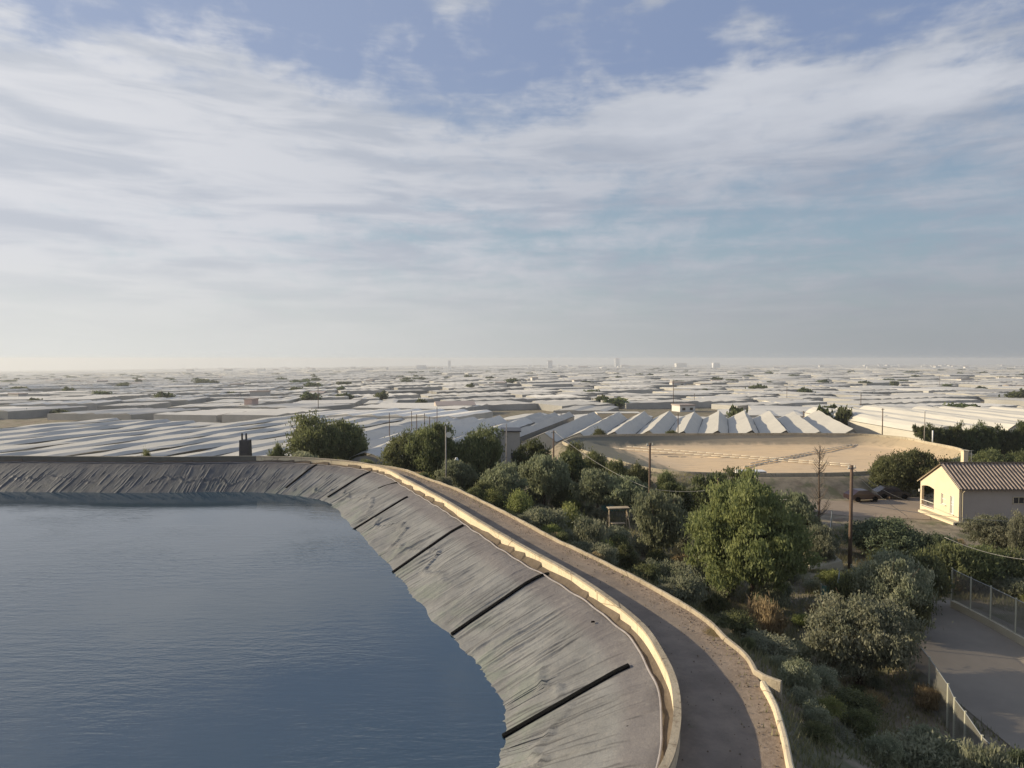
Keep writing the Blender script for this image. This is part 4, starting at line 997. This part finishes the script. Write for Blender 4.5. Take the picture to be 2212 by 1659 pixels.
for i, cell in enumerate(cells):
    V, F, tint, nroof = add_block(i, cell, i < NI)
    if i < NI:
        c = cell[4]; z = V[0][2]-4; V = np.array(V)-np.array([c[0], c[1], z])
        me = bpy.data.meshes.new('greenhouse'); me.from_pydata(V.tolist(), [], [f if f[2] != f[3] else f[:3] for f in F]); me.update()
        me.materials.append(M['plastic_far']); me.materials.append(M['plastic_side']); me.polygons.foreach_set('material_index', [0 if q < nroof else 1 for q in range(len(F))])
        at = me.attributes.new('tint', 'FLOAT', 'POINT'); at.data.foreach_set('value', np.full(len(V), tint, np.float32))
        o = link('greenhouse', me, M['plastic_far'], None, (c[0], c[1], z))
        near_ = 'nearest' if c[1] < 330 else ('middle-distance' if c[1] < 480 else 'more distant')
        side = ['far left', 'left', 'centre left', 'centre', 'right', 'far right'][int(np.clip((c[0]/c[1]+.78)/.27, 0, 5))]
        shade_ = 'dull grey' if tint < .3 else ('bright white' if tint > .7 else 'off-white')
        tag(o, f'{shade_} plastic greenhouse among the {near_} rows at the {side} of the plain', 'greenhouse', f'{shade_} {near_} greenhouses, {side} of the plain')
    else:
        b0 = len(FV); FV += V; FF += [tuple(b0+q for q in f) for f in F]; FT += [tint]*len(V); FM += [0]*nroof+[1]*(len(F)-nroof)
me = bpy.data.meshes.new('far_greenhouses'); me.from_pydata(FV, [], [f if f[2] != f[3] else f[:3] for f in FF]); me.update()
a_ = me.attributes.new('tint', 'FLOAT', 'POINT'); a_.data.foreach_set('value', np.array(FT, np.float32)); me.materials.append(M['plastic_far']); me.materials.append(M['plastic_side']); me.polygons.foreach_set('material_index', FM)
o = link('far_greenhouses', me, M['plastic_far']); tag(o, 'countless distant white greenhouse roofs fading into haze', 'greenhouses', None, 'stuff')

# ------------------------------------------------------------------ vegetation
def unit_crown(seed, ncl, nl, leaf, c0=.25, asp=1.5, clr=.16, lobes=5, up=.0, shell=.5, flat=1.):
    r_ = np.random.default_rng(seed)
    d = r_.normal(size=(ncl, 3)); d /= np.linalg.norm(d, axis=1)[:, None]
    ld = r_.normal(size=(lobes, 3)); ld /= np.linalg.norm(ld, axis=1)[:, None]
    lob = .60+.42*np.max(np.clip(d@ld.T, 0, 1)**6, axis=1)+r_.uniform(-.08, .08, ncl)
    rad = (shell+(1-shell)*r_.random(ncl)**.5)*lob
    C = d*rad[:, None]; ct = .12+r_.random(ncl)*.6; cs = clr*r_.uniform(.6, 1.35, ncl)
    n = ncl*nl; ci = np.repeat(np.arange(ncl), nl)
    pos = C[ci]+r_.normal(size=(n, 3))*cs[ci][:, None]*np.array([1, 1, .8])
    pos = np.clip(pos, -1.15, 1.15)
    pos[:, 2] = (pos[:, 2]*flat+1)/2*(1-c0)+c0
    ax = r_.normal(size=(n, 3))+np.array([0, 0, up])+C[ci]*.4; ax /= np.linalg.norm(ax, axis=1)[:, None]
    o2 = np.cross(ax, r_.normal(size=(n, 3))); o2 /= np.linalg.norm(o2, axis=1)[:, None]+1e-9
    s_ = leaf*r_.uniform(.6, 1.4, n)[:, None]
    a, b_ = ax*s_*asp/2, o2*s_/2
    V = np.stack([pos-a, pos+b_-a*.1, pos+a, pos-b_-a*.1], 1).reshape(-1, 3)
    F = np.arange(n*4).reshape(-1, 4); tint = np.repeat(np.clip(ct[ci]+r_.uniform(-.18, .26, n), 0, 1), 4)
    return mesh_np('crown', V, F, False, tint)
def unit_trunk(seed, c0=.25, stems=1, th_=.045):
    r_ = random.Random(seed); mb = MB()
    for s_ in range(stems):
        a0 = r_.uniform(0, 6.28); lean = r_.uniform(.03, .12)+(.18 if stems > 1 else 0)
        top = Vector((math.cos(a0)*lean, math.sin(a0)*lean, max(c0+.2, .4)))
        mb.tube([(0, 0, -.06), top*.35+Vector((.02, 0, 0)), top*.7, top], [th_*1.15, th_, th_*.8, th_*.6], 7)
        for q in range(7):
            a = a0+q*2.4+r_.uniform(-.4, .4); l = r_.uniform(.45, .8); st = top*r_.uniform(.6, 1)
            e = Vector((math.cos(a)*l, math.sin(a)*l, c0+(1-c0)*r_.uniform(.35, .9))); mid = st.lerp(e, .5)+Vector((0, 0, -.03))
            mb.tube([st, mid, e], [th_*.45, th_*.28, th_*.08], 5)
    me = bpy.data.meshes.new('trunk'); me.from_pydata(mb.v, [], mb.f); me.update(); me.materials.append(M['bark']); return me
LM = {
 'pine': leafmat('leaf_pine', (0.119, 0.1428, 0.0555), (0.311, 0.3203, 0.1225)),
 'olive': leafmat('leaf_olive', (0.1667, 0.1898, 0.1094), (0.3552, 0.369, 0.2132)),
 'grey': leafmat('leaf_grey_green', (0.1496, 0.1667, 0.0978), (0.4099, 0.3961, 0.2594)),
 'dark': leafmat('leaf_dark', (0.0633, 0.0805, 0.0373), (0.1694, 0.1858, 0.0766)),
 'carob': leafmat('leaf_carob', (0.092, 0.1035, 0.0489), (0.2322, 0.2405, 0.0984)),
 'lime': leafmat('leaf_lime', (0.20, 0.225, 0.075), (0.36, 0.37, 0.13)),
 'dry': leafmat('leaf_dry', (0.3019, 0.2301, 0.115), (0.5465, 0.4372, 0.2322)),
 'ivy': leafmat('leaf_ivy', (.085, .105, .055), (.20, .23, .13)),
}
KIND = {}
def kind(name, lm, variants, **k):
    cr = []
    tk = k.pop('stems', 1); tth = k.pop('th', .045)
    for v in range(variants):
        me = unit_crown(hash_(name)+v*17, **k); me.materials.append(LM[lm]); cr.append((me, unit_trunk(hash_(name)+v, k.get('c0', .25), tk, tth)))
    KIND[name] = cr
def hash_(s): return sum(ord(c)*(i+3) for i, c in enumerate(s)) % 9973
kind('big_pine', 'pine', 1, ncl=300, nl=165, leaf=.021, c0=.12, asp=2.0, clr=.068, lobes=16, up=.3, shell=.4)
kind('olive_tree', 'olive', 3, ncl=150, nl=120, leaf=.036, c0=.14, asp=1.7, clr=.095, lobes=8, shell=.4)
kind('carob', 'carob', 2, ncl=220, nl=100, leaf=.030, c0=.10, asp=1.5, clr=.088, lobes=7, shell=.5)
kind('grey_shrub_tree', 'grey', 2, ncl=240, nl=130, leaf=.024, c0=.03, asp=1.8, clr=.08, lobes=8, shell=.4, stems=3, th=.025)
kind('dark_tree', 'dark', 2, ncl=140, nl=90, leaf=.038, c0=.06, asp=1.8, clr=.09, lobes=7, up=.5, shell=.5)
kind('ivy_bush', 'ivy', 1, ncl=190, nl=75, leaf=.036, c0=0., asp=1.3, clr=.10, lobes=8, shell=.5, stems=3, th=.02)
kind('bush', 'grey', 3, ncl=90, nl=95, leaf=.040, c0=0., asp=3.0, clr=.15, lobes=9, up=.7, shell=.25, stems=3, th=.02)
kind('lime_bush', 'lime', 2, ncl=80, nl=95, leaf=.042, c0=0., asp=1.6, clr=.15, lobes=5, up=.4, shell=.35, stems=3, th=.02)
kind('dark_bush', 'carob', 3, ncl=85, nl=95, leaf=.042, c0=0., asp=2.4, clr=.15, lobes=9, up=.6, shell=.3, stems=3, th=.02)
kind('dry_bush', 'dry', 2, ncl=60, nl=90, leaf=.040, c0=0., asp=4.0, clr=.16, lobes=6, up=1.2, shell=.3, stems=3, th=.015)
kind('far_tree', 'dark', 2, ncl=26, nl=26, leaf=.20, c0=.05, asp=1.2, clr=.20, lobes=4, shell=.3)
kind('palm_like', 'dark', 1, ncl=40, nl=60, leaf=.05, c0=.1, asp=6.0, clr=.10, lobes=9, up=.3, shell=.2)
def tree_at(kd, x, y, w, h, label, cat='tree', group=None, name=None, var=None, zb=None, wy=None):
    z = th(x, y) if zb is None else zb
    cr, tr = KIND[kd][(var if var is not None else random.randrange(99)) % len(KIND[kd])]
    o = empty(name or kd, (x, y, z), random.uniform(0, 6.28) if wy is None else 0)
    for nm, me in (('trunk', tr), ('crown', cr)):
        if kd == 'far_tree' and nm == 'trunk' and w < 0: continue
        c = bpy.data.objects.new(nm, me); COL.objects.link(c); c.parent = o; c.scale = (w/2, (wy or w)/2, h)
    tag(o, label, cat, group); return o
def tree_px(kd, u, ytop, wpx, d, label, **k):
    x, y, zt = PD(u, ytop, d); w = wpx*d/FPX
    z = k.pop('zb', None)
    if z is None: z = th(x, y)
    return tree_at(kd, x, y, w, zt-z, label, zb=z, **k)
tree_px('big_pine', 1622, 1030, 265, 48, 'largest rounded yellow-green tree in the middle of the garden', name='pine_tree')
tree_px('olive_tree', 1428, 1046, 135, 58, 'speckled olive-green tree between the timber swing and the large round tree', name='olive_tree', var=0)
tree_px('dark_tree', 1540, 1022, 130, 70, 'dark green tree behind the large round tree, right of the pole', name='dark_tree', var=0)
tree_px('dark_tree', 1600, 1012, 110, 78, 'small dark conifer in front of the near rim of the tan reservoir', name='dark_tree', var=1)
tree_px('olive_tree', 1720, 1045, 90, 62, 'dark round tree right behind the large yellow-green tree', name='olive_tree', var=1)
tree_px('grey_shrub_tree', 1862, 1262, 262, 36.5, 'grey-green leafy tree in front of the paved yard, nearest large tree', name='leafy_tree', var=0)
tree_px('grey_shrub_tree', 1930, 1165, 185, 43, 'tall grey-green tree rising just behind the nearest leafy tree', name='leafy_tree', var=1)
tree_px('ivy_bush', 1912, 1110, 190, 60, 'wide green leafy mound left of the house terrace', name='leafy_mound')
tree_px('ivy_bush', 2030, 1142, 120, 58, 'low green leafy mound below the house terrace', name='leafy_mound')
tree_px('grey_shrub_tree', 2150, 1095, 120, 61, 'bushy green tree in front of the shaded house wall', name='leafy_tree', var=1)
tree_px('grey_shrub_tree', 2225, 1085, 90, 58, 'bushy tree at the right edge in front of the house', name='leafy_tree', var=0)
tree_px('carob', 690, 888, 160, 100, 'large dark round tree beyond the far bend of the parapet, left of the pair', name='round_tree', var=0)
tree_px('carob', 752, 900, 110, 104, 'dark tree merging into the right side of the left big tree', name='round_tree', var=1)
tree_px('carob', 935, 903, 135, 90, 'tall dark spreading tree behind the lamp pole with the dish', name='round_tree', var=1)
tree_px('carob', 868, 925, 120, 92, 'lower left part of the dark tree group beyond the road bend', name='round_tree', var=0)
tree_px('carob', 1030, 915, 135, 90, 'dark spreading tree right of the lamp pole with the dish', name='round_tree', var=0)
tree_px('olive_tree', 1085, 990, 105, 76, 'grey-green rounded tree outside the road, left of the thin wooden pole', name='olive_tree', var=0)
tree_px('olive_tree', 1175, 965, 120, 80, 'broad grey-green tree around the thin wooden pole', name='olive_tree', var=1)
tree_px('dark_tree', 1150, 948, 90, 92, 'dark low tree before the grey shed', name='dark_tree', var=1)
tree_px('dark_tree', 1240, 975, 110, 84, 'dark tree hiding the left rim of the tan reservoir', name='dark_tree', var=0)
tree_px('olive_tree', 1290, 1002, 115, 76, 'dense green tree under the left rim of the tan reservoir', name='olive_tree', var=0)
tree_px('olive_tree', 1355, 1015, 105, 74, 'dense green tree left of the central wooden pole', name='olive_tree', var=1)
tree_px('dark_tree', 1460, 1040, 90, 72, 'green tree right of the central wooden pole', name='dark_tree', var=0)
tree_px('carob', 1925, 972, 110, 88, 'dark tree on the slope at the right end of the tan reservoir, left one', name='round_tree', var=0)
tree_px('carob', 2000, 965, 130, 88, 'big dark tree behind the house, left of the masonry pillar', name='round_tree', var=1)
tree_px('carob', 2060, 1000, 100, 84, 'dark tree directly behind the house gable', name='round_tree', var=0)
tree_px('carob', 2130, 968, 110, 96, 'dark tree behind the house roof, right of the masonry pillar', name='round_tree', var=0)
tree_px('carob', 2195, 970, 110, 96, 'dark tree behind the house roof at the right edge', name='round_tree', var=1)
for i, (u, yt, w_) in enumerate([(2022, 918, 60), (2062, 914, 55), (2098, 918, 60), (2135, 915, 60), (2172, 922, 60), (2208, 905, 60), (2240, 900, 60)]):
    tree_px('dark_tree', u, yt, w_, 132, ['leftmost', 'second from left', 'third from left', 'middle', 'third from right', 'second from right', 'rightmost'][i]+' dark conifer of the hedge before the arched greenhouse ends', name='hedge_tree', group='conifers of the hedge before the arched greenhouse')
tree_px('palm_like', 1992, 915, 45, 130, 'spiky dark plant at the left end of the hedge', name='yucca', cat='plant')
tree_px('far_tree', 1590, 878, 48, 215, 'dark round tree behind the left part of the ridged roofs', name='round_tree')
tree_px('far_tree', 1777, 878, 40, 200, 'dark round tree by the right end of the ridged roofs, left one', name='round_tree')
tree_px('far_tree', 1822, 872, 42, 190, 'dark round tree by the right end of the ridged roofs, right one', name='round_tree')
tree_px('far_tree', 2205, 842, 60, 420, 'dark tree clump at the right edge far out on the plain', name='round_tree')
tree_px('dark_bush', 1296, 925, 36, 142, 'green bush against the front of the ridged greenhouse roofs, left one', name='bush', cat='bush')
tree_px('dark_bush', 1452, 928, 34, 142, 'dark bush against the front of the ridged greenhouse roofs, right one', name='bush', cat='bush')
tree_px('far_tree', 62, 884, 42, 300, 'dark tree beyond the rolling greenhouses, left one', name='round_tree')
tree_px('far_tree', 130, 884, 40, 300, 'dark tree beyond the rolling greenhouses, right one', name='round_tree')
tree_px('dark_bush', 600, 955, 42, 96, 'dark bush just left of the left big tree', name='bush', cat='bush')
tree_px('dark_bush', 318, 970, 26, 98, 'tiny bush topping the far parapet', name='bush', cat='bush')
tree_px('bush', 655, 972, 60, 90, 'grey bush behind the lit start of the parapet', name='bush', cat='bush')
tree_px('olive_tree', 985, 985, 90, 82, 'grey-green bushy tree behind the post with the white bells', name='olive_tree', var=0)
for u, yt, w_, d, lab in ((1985, 1195, 140, 47, 'dark shrub filling the shade between the leafy tree and the house mound'), (2045, 1168, 120, 52, 'dark shrub below the terrace, left of the mesh fence corner'), (2115, 1178, 120, 52, 'dark shrub behind the mesh fence posts'), (2180, 1185, 110, 52, 'dark shrub behind the far end of the mesh fence'), (1965, 1275, 100, 42, 'dark shrub squeezed between the leafy tree and the yard corner'), (1830, 1235, 80, 44, 'dark shrub right at the foot of the brown utility pole')):
    tree_px('dark_bush', u, yt, w_, d, lab, name='shrub', cat='shrub')
# garden bushes placed one by one
bl = [('lime_bush', 1225, 1085, 90, 62, 'bright yellow-green bush below the road, left of the timber swing'), ('lime_bush', 1120, 1058, 70, 66, 'small bright green bush just outside the road curb'),
      ('bush', 1178, 1095, 90, 58, 'grey-green bush between the curb and the bright yellow-green bush'), ('bush', 1270, 1115, 80, 56, 'grey bush hanging over the slope left of the swing'),
      ('dark_bush', 1390, 1218, 75, 46, 'round green bush close to the curb below the swing'), ('bush', 1480, 1235, 110, 44, 'low bush on the slope left of the large round tree trunk'),
      ('dark_bush', 1590, 1325, 95, 35, 'round green bush leaning over the curb at its rusty part'), ('bush', 1660, 1370, 120, 33, 'wide low bush on the slope before the leafy tree'),
      ('dry_bush', 1655, 1290, 90, 42, 'dry golden bush at the foot of the large round tree'), ('bush', 1775, 1440, 75, 32, 'pale spiky shrub below the nearest leafy tree'),
      ('dry_bush', 2005, 1480, 70, 33.5, 'reddish dry shrub at the foot of the left yard fence'), ('lime_bush', 1870, 1590, 90, 26.5, 'yellow-green weed clump on the bare slope at the bottom'),
      ('dark_bush', 1840, 1500, 130, 29.5, 'dark low shrub on the slope at the bottom'), ('bush', 2010, 1585, 170, 26, 'leafy bush at the bottom right, left of the yard corner'),
      ('bush', 2130, 1600, 130, 25, 'leafy bush at the bottom edge in front of the yard'), ('ivy_bush', 2200, 1595, 110, 25.5, 'leafy bush in the bottom right corner'),
      ('bush', 1800, 1600, 110, 25.5, 'grey weedy shrub at the bottom right of the curb'), ('dark_bush', 1880, 1215, 90, 50, 'dark bush right of the foot of the brown utility pole'),
      ('grey_shrub_tree', 1775, 1115, 80, 57, 'tangled grey shrub between the large round tree and the brown pole'), ('bush', 1530, 1145, 80, 54, 'grey bush at the left side of the large round tree'),
      ('dark_bush', 1345, 1170, 70, 54, 'dark bush in front of the timber swing'), ('dark_bush', 1060, 1050, 80, 70, 'dark bush beside the curb, left of the small bright bush'),
      ('bush', 2190, 1240, 90, 50, 'grey shrub on the dark slope right of the yard fence'), ('dark_bush', 2110, 1205, 90, 53, 'dark shrub on the slope below the house')]
for kd, u, yt, w_, d, lab in bl: tree_px(kd, u, yt, w_, d, lab, name='shrub', cat='shrub')
for u, yt, w_, d, v_ in ((1238, 950, 46, 108, 0), (1285, 972, 60, 100, 1), (1335, 988, 56, 92, 0), (1378, 1000, 60, 88, 1), (1440, 1012, 50, 86, 0)):
    tree_px('dark_bush', u, yt, w_, d, 'dark bush growing against the left outer rim of the tan reservoir', name='rim_bush', cat='bush', group='bushes against the left rim of the tan reservoir', var=v_)
tree_px('dry_bush', 1548, 1362, 62, 31.2, 'dead brown weeds heaped inside the curb at its rusty bend', name='weed_clump', cat='weeds', zb=.03)
tree_px('bush', 1488, 1585, 50, 23.2, 'green weed tuft growing in the road shadow at the parapet foot', name='weed_clump', cat='weeds', zb=.03)
# bare poplar
x, y, zt = PD(1771, 962, 68); zb = th(x, y); o = empty('bare_tree', (x, y, zb)); tag(o, 'leafless thin tree standing before the tan reservoir left of the brown pole', 'tree'); h = zt-zb
tr = MB(); tr.tube([(0, 0, -.2), (.05, 0, h*.4), (-.05, 0, h*.7), (.02, 0, h)], [.13, .10, .06, .02], 7); tr.build('trunk', M['bark'], o)
tw = MB(); rr_ = random.Random(4)
for q in range(60):
    z0 = h*rr_.uniform(.18, .95); a = rr_.uniform(0, 6.28); l = (1-z0/h)*1.5+.7; e = Vector((math.cos(a)*l*.6, math.sin(a)*l*.6, z0+l*rr_.uniform(.5, 1.1)))
    tw.tube([(0, 0, z0), Vector((0, 0, z0)).lerp(e, .5)+Vector((.05, 0, -.1)), e], [.035, .022, .008], 4)
    for r2_ in range(3):
        s0 = Vector((0, 0, z0)).lerp(e, rr_.uniform(.3, .9)); tw.tube([s0, s0+Vector((rr_.uniform(-.5, .5), rr_.uniform(-.5, .5), rr_.uniform(.1, .6)))], [.015, .006], 3)
tw.build('branch', M['dry'], o)

# scattered shrubs on the slope and in the garden
rs_ = np.random.default_rng(99); cand = np.c_[rs_.uniform(-25, 60, 5200), rs_.uniform(17, 92, 5200)]
s1 = sdist(cand, Opoly); s2 = sdist(cand, r2[::3])
ok = (s1 > 1.1) & (s2 > 5) & (s1 < 42)
ok &= ~((cand[:, 0] > 21.6) & (cand[:, 0] < 37.5) & (cand[:, 1] < 51)) & ~((cand[:, 0] > 33) & (cand[:, 1] > 68) & (cand[:, 1] < 90)) & (cand[:, 0]/cand[:, 1] < .82)
ok &= ~((cand[:, 0] > 12.5) & (cand[:, 0] < 21.5) & (cand[:, 1] < 33) & (cand[:, 0] > 15.5))
ok &= ~(np.hypot(cand[:, 0]-11.3, cand[:, 1]-69) < 4) & ~((cand[:, 0] > 43) & (cand[:, 1] > 62) & (cand[:, 1] < 80))
cand = cand[ok]; s1 = s1[ok]; cl = vnoise(cand[:, 0], cand[:, 1], 6, 91)
used = []; cnt = 0
KK = [('bush', 'shrub', 'grey-green scrub bush on the overgrown slope outside the road'), ('dark_bush', 'shrub', 'dark green scrub bush on the overgrown slope outside the road'),
      ('dry_bush', 'dry_shrub', 'straw-coloured dry clump on the slope outside the road'), ('lime_bush', 'shrub', 'yellow-green scrub bush on the slope outside the road')]
for (x, y), d_, c_ in zip(cand, s1, cl):
    if cnt >= 215: break
    if rs_.random() > (.25+1.1*(c_-.3)): continue
    if any((x-a)**2+(y-b)**2 < (.9 if y < 40 else 1.7)**2 for a, b in used): continue
    used.append((x, y)); cnt += 1
    q = rs_.choice(4, p=[.42, .34, .13, .11]); w_ = rs_.uniform(.8, 2.0)*(1 if y < 45 else 1.45); kd, nm, lab = KK[q]
    if d_ < 2.2: w_ = min(w_, 1.2)
    where = ('just over the road curb' if d_ < 3.5 else ('on the steep bank' if d_ < 10 else 'on the garden floor'))+(' near the bottom of the view' if y < 34 else (' level with the large round tree' if y < 52 else (' level with the cream house' if y < 74 else ' before the far reservoirs')))
    lab = lab.split(' on the')[0]
    tree_at(kd, x, y, w_, w_*rs_.uniform(.5, .95), lab+' '+where, 'shrub', lab+' plants '+where, nm)
# grass and weeds: blades over slope and garden
n = 300000; gxp = np.c_[rs_.uniform(-22, 62, n), rs_.uniform(17, 92, n)]
s1 = sdist(gxp, Oc[::6]); dn = vnoise(gxp[:, 0], gxp[:, 1], 3.1, 92)*.6+vnoise(gxp[:, 0], gxp[:, 1], .9, 93)*.4
ok = (s1 > .15) & (s1 < 40) & (dn > .27) & ~((gxp[:, 0] > 22.9) & (gxp[:, 0] < 34.5) & (gxp[:, 1] < 48.5)) & ~((gxp[:, 0] > 33) & (gxp[:, 1] > 69) & (gxp[:, 1] < 90))
gp_ = gxp[ok]; s1 = s1[ok]
# weeds along the inner side of the outer curb as well
k2 = 2600; ii = rs_.integers(0, len(Oc)-1, k2); No = normals(Oc)
if No[len(Oc)//2][0] > 0: No = -No
wd = Oc[ii]+No[ii]*rs_.exponential(.28, k2)[:, None]+No[ii]*.2; keep_ = (wd[:, 0] > -25) & (wd[:, 1] > 15) & (vnoise(ii, ii*0, 9, 95) > .45)
gp_ = np.r_[gp_, wd[keep_]]; zg = np.r_[terrain_h(gxp[ok][:, 0], gxp[ok][:, 1]), np.full(keep_.sum(), .05)]
n = len(gp_); hg = rs_.uniform(.10, .46, n)*(.6+vnoise(gp_[:, 0], gp_[:, 1], 2, 96)); hg[-keep_.sum():] *= .45
a = rs_.uniform(0, 6.28, n); wd_ = rs_.uniform(.015, .04, n); le = rs_.normal(0, .35, (n, 2))*hg[:, None]
b0 = np.c_[gp_[:, 0]-np.cos(a)*wd_, gp_[:, 1]-np.sin(a)*wd_, zg-.03]; b1 = np.c_[gp_[:, 0]+np.cos(a)*wd_, gp_[:, 1]+np.sin(a)*wd_, zg-.03]; tp = np.c_[gp_+le, zg+hg]
V = np.stack([b0, b1, tp], 1).reshape(-1, 3); tt = np.repeat(np.clip(vnoise(gp_[:, 0], gp_[:, 1], 2.5, 97)+rs_.uniform(-.3, .3, n), 0, 1), 3)
gl = leafmat('grass_blades', (.13, .14, .06), (.32, .28, .15), .4)
o = link('grass', mesh_np('grass', V, np.arange(n*3).reshape(-1, 3), False, tt), gl); tag(o, 'dry grass and weeds covering the slope and garden', 'grass', None, 'stuff')
# gravel along the outer half of the road
n = 5200; ii = rs_.integers(0, len(Oc)-1, n); off = .2+rs_.exponential(.8, n); off = np.clip(off, 0, 3.4)
gp_ = Oc[ii]+No[ii]*off[:, None]+rs_.normal(0, .2, (n, 2)); k_ = (gp_[:, 0] > -14) & (gp_[:, 1] > 16) & (gp_[:, 1] < 75); gp_ = gp_[k_]; n = len(gp_)
s_ = rs_.uniform(.015, .055, n); T4 = np.array([[1, 0, -.2], [-.5, .87, -.2], [-.5, -.87, -.2], [0, 0, .9]])
an = rs_.uniform(0, 6.28, n); ca, sa = np.cos(an), np.sin(an); V = []
for tvx in T4: V.append(np.c_[gp_[:, 0]+(ca*tvx[0]-sa*tvx[1])*s_, gp_[:, 1]+(sa*tvx[0]+ca*tvx[1])*s_, OH-.21+tvx[2]*s_])
V = np.stack(V, 1).reshape(-1, 3); b0 = np.arange(n)*4
F = np.concatenate([np.stack([b0+i, b0+j, b0+k], 1) for i, j, k in ((0, 1, 3), (1, 2, 3), (2, 0, 3))])
o = link('gravel', mesh_np('gravel', V, F), M['dirt']); tag(o, 'loose gravel along the outer half of the road', 'gravel', None, 'stuff')

# trees, houses and poles out on the plain
def zone(x, y):
    return (['far left', 'left', 'centre left', 'centre', 'right', 'far right'][int(np.clip((x/y+.78)/.27, 0, 5))]+' of the '
            + ('near plain' if y < 450 else ('middle plain' if y < 1100 else 'hazy far plain')))
rp = np.random.default_rng(31); gaps = []
for c in cells:
    if c[4][1] < 3500: gaps.append(ux*(c[0]-3)+vx*(c[1]+rp.uniform(0, c[3])))
rp.shuffle(gaps)
for g_ in gaps[:230]:
    if g_[1] < 215: continue
    h = rp.uniform(3.5, 7.5); w_ = h*rp.uniform(.9, 2.4)*(1+g_[1]/1800)
    tree_at('far_tree', g_[0], g_[1], w_, h, 'dark tree between greenhouses at the '+zone(*g_), 'tree', 'dark trees at the '+zone(*g_), 'plain_tree')
def building(x, y, w_, d, h, label, group, name='far_building', wallm='farwall', roofm='farroof', rz=0):
    z = th(x, y)-.5; o = empty(name, (x, y, z), rz)
    MB().box((0, 0, h/2), (w_, d, h)).build('wall', M[wallm], o)
    r_ = MB()
    if rp.random() < .5: r_.add([(-w_/2-.3, -d/2-.3, h+.01), (w_/2+.3, -d/2-.3, h+.01), (w_/2+.3, d/2+.3, h+.01), (-w_/2-.3, d/2+.3, h+.01), (-w_/2-.3, 0, h+d*.16), (w_/2+.3, 0, h+d*.16)], [(0, 1, 5, 4), (2, 3, 4, 5), (1, 2, 5), (3, 0, 4), (3, 2, 1, 0)])
    else: r_.box((0, 0, h+.3), (w_+.5, d+.5, .6))
    r_.build('roof', M[roofm], o)
    if y < 1300:
        k = max(2, int(w_/4))
        for q in range(k):
            for fl_ in range(max(1, int(h/3.4))): MB().box((-w_/2+(q+.5)*w_/k, -d/2-.02, 1.9+fl_*3.1), (w_/k*.4, .08, 1.2)).build('window', M['glassdark'], o)
    tag(o, label, 'building', group); return o
for c in free[:70:2]:
    x, y = c[4]
    if y > 4200: continue
    for q in range(rp.integers(1, 3)):
        building(x+rp.uniform(-30, 30), y+rp.uniform(-12, 12), rp.uniform(7, 18), rp.uniform(6, 11), rp.uniform(3.2, 6), 'small pale building among greenhouses at the '+zone(x, y), 'small buildings at the '+zone(x, y), rz=rp.uniform(-.5, .5))
# town near the horizon
for q in range(85):
    u = rp.choice([rp.normal(1230, 190), rp.normal(1950, 140), rp.normal(700, 120), rp.uniform(300, 2200)]); y = rp.uniform(4200, 9500); x = (u-1106)/FPX*y
    building(x, y, rp.uniform(18, 70), rp.uniform(20, 40), rp.uniform(7, 18), 'pale block of the hazy town near the horizon', 'town blocks near the horizon', 'town_block', rz=rp.uniform(-.4, .4))
def named_far(u, v_top, v_bot, wpx, d, label, name, wallm='farwall'):
    x = (u-1106)/FPX*d; z = th(x, d); zt = PD(u, v_top, d)[2]; w_ = wpx*d/FPX
    building(x, d, w_, w_*.7+6, max(zt-z, 6), label, None, name, wallm)
named_far(971, 779, 796, 5, 4200, 'slim white tower left of the centre of the horizon', 'white_tower', 'white_paint')
named_far(1333, 775, 790, 9, 6000, 'banded white tower block at the middle of the horizon', 'tower_block', 'white_paint')
named_far(1546, 783.5, 786, 14, 5200, 'bright white warehouse on the horizon right of centre', 'warehouse', 'white_paint')
named_far(1470, 784.5, 785, 22, 5600, 'long pale warehouse on the horizon left of the bright one', 'warehouse')
named_far(1188, 780, 787, 10, 5000, 'small white horizon building left of the banded tower', 'warehouse', 'white_paint')
named_far(910, 789, 795, 18, 4300, 'white building on the horizon left of the slim tower', 'warehouse', 'white_paint')
named_far(770, 802, 812, 34, 2600, 'white farm buildings in the haze on the left', 'farm_building', 'white_paint')
named_far(542, 879, 893, 16, 330, 'small pink block hut beyond the far parapet', 'pink_hut', 'pink')
for q, (u, yt, d) in enumerate([(687, 832, 300), (350, 845, 420), (322, 850, 460), (1455, 820, 330), (1700, 835, 420), (1500, 850, 380), (933, 842, 460), (1245, 845, 520), (2222, 840, 500), (1860, 850, 330), (2030, 810, 700), (1620, 826, 600), (1100, 835, 600), (1330, 890, 210), (1736, 888, 205), (520, 872, 330), (1212, 893, 230)]):
    pole(u, yt, d, 'power_pole', 'distant power pole standing out on the greenhouse plain', .16, .12, 'wood', group='distant power poles on the plain', arm=2)

# ------------------------------------------------------------------ haze
bm_ = MB().box((0, 7000, -190), (29000, 15600, 424))
hm = bpy.data.materials.new('haze_air'); hm.use_nodes = True; t = NT(hm.node_tree)
pv = t.n('ShaderNodeVolumePrincipled', i={'Color': (.70, .725, .75, 1), 'Density': 1.5e-4, 'Anisotropy': .25})
t.n('ShaderNodeOutputMaterial', i={'Volume': pv.outputs[0]})
o = bm_.build('haze', hm); tag(o, kind='stuff')
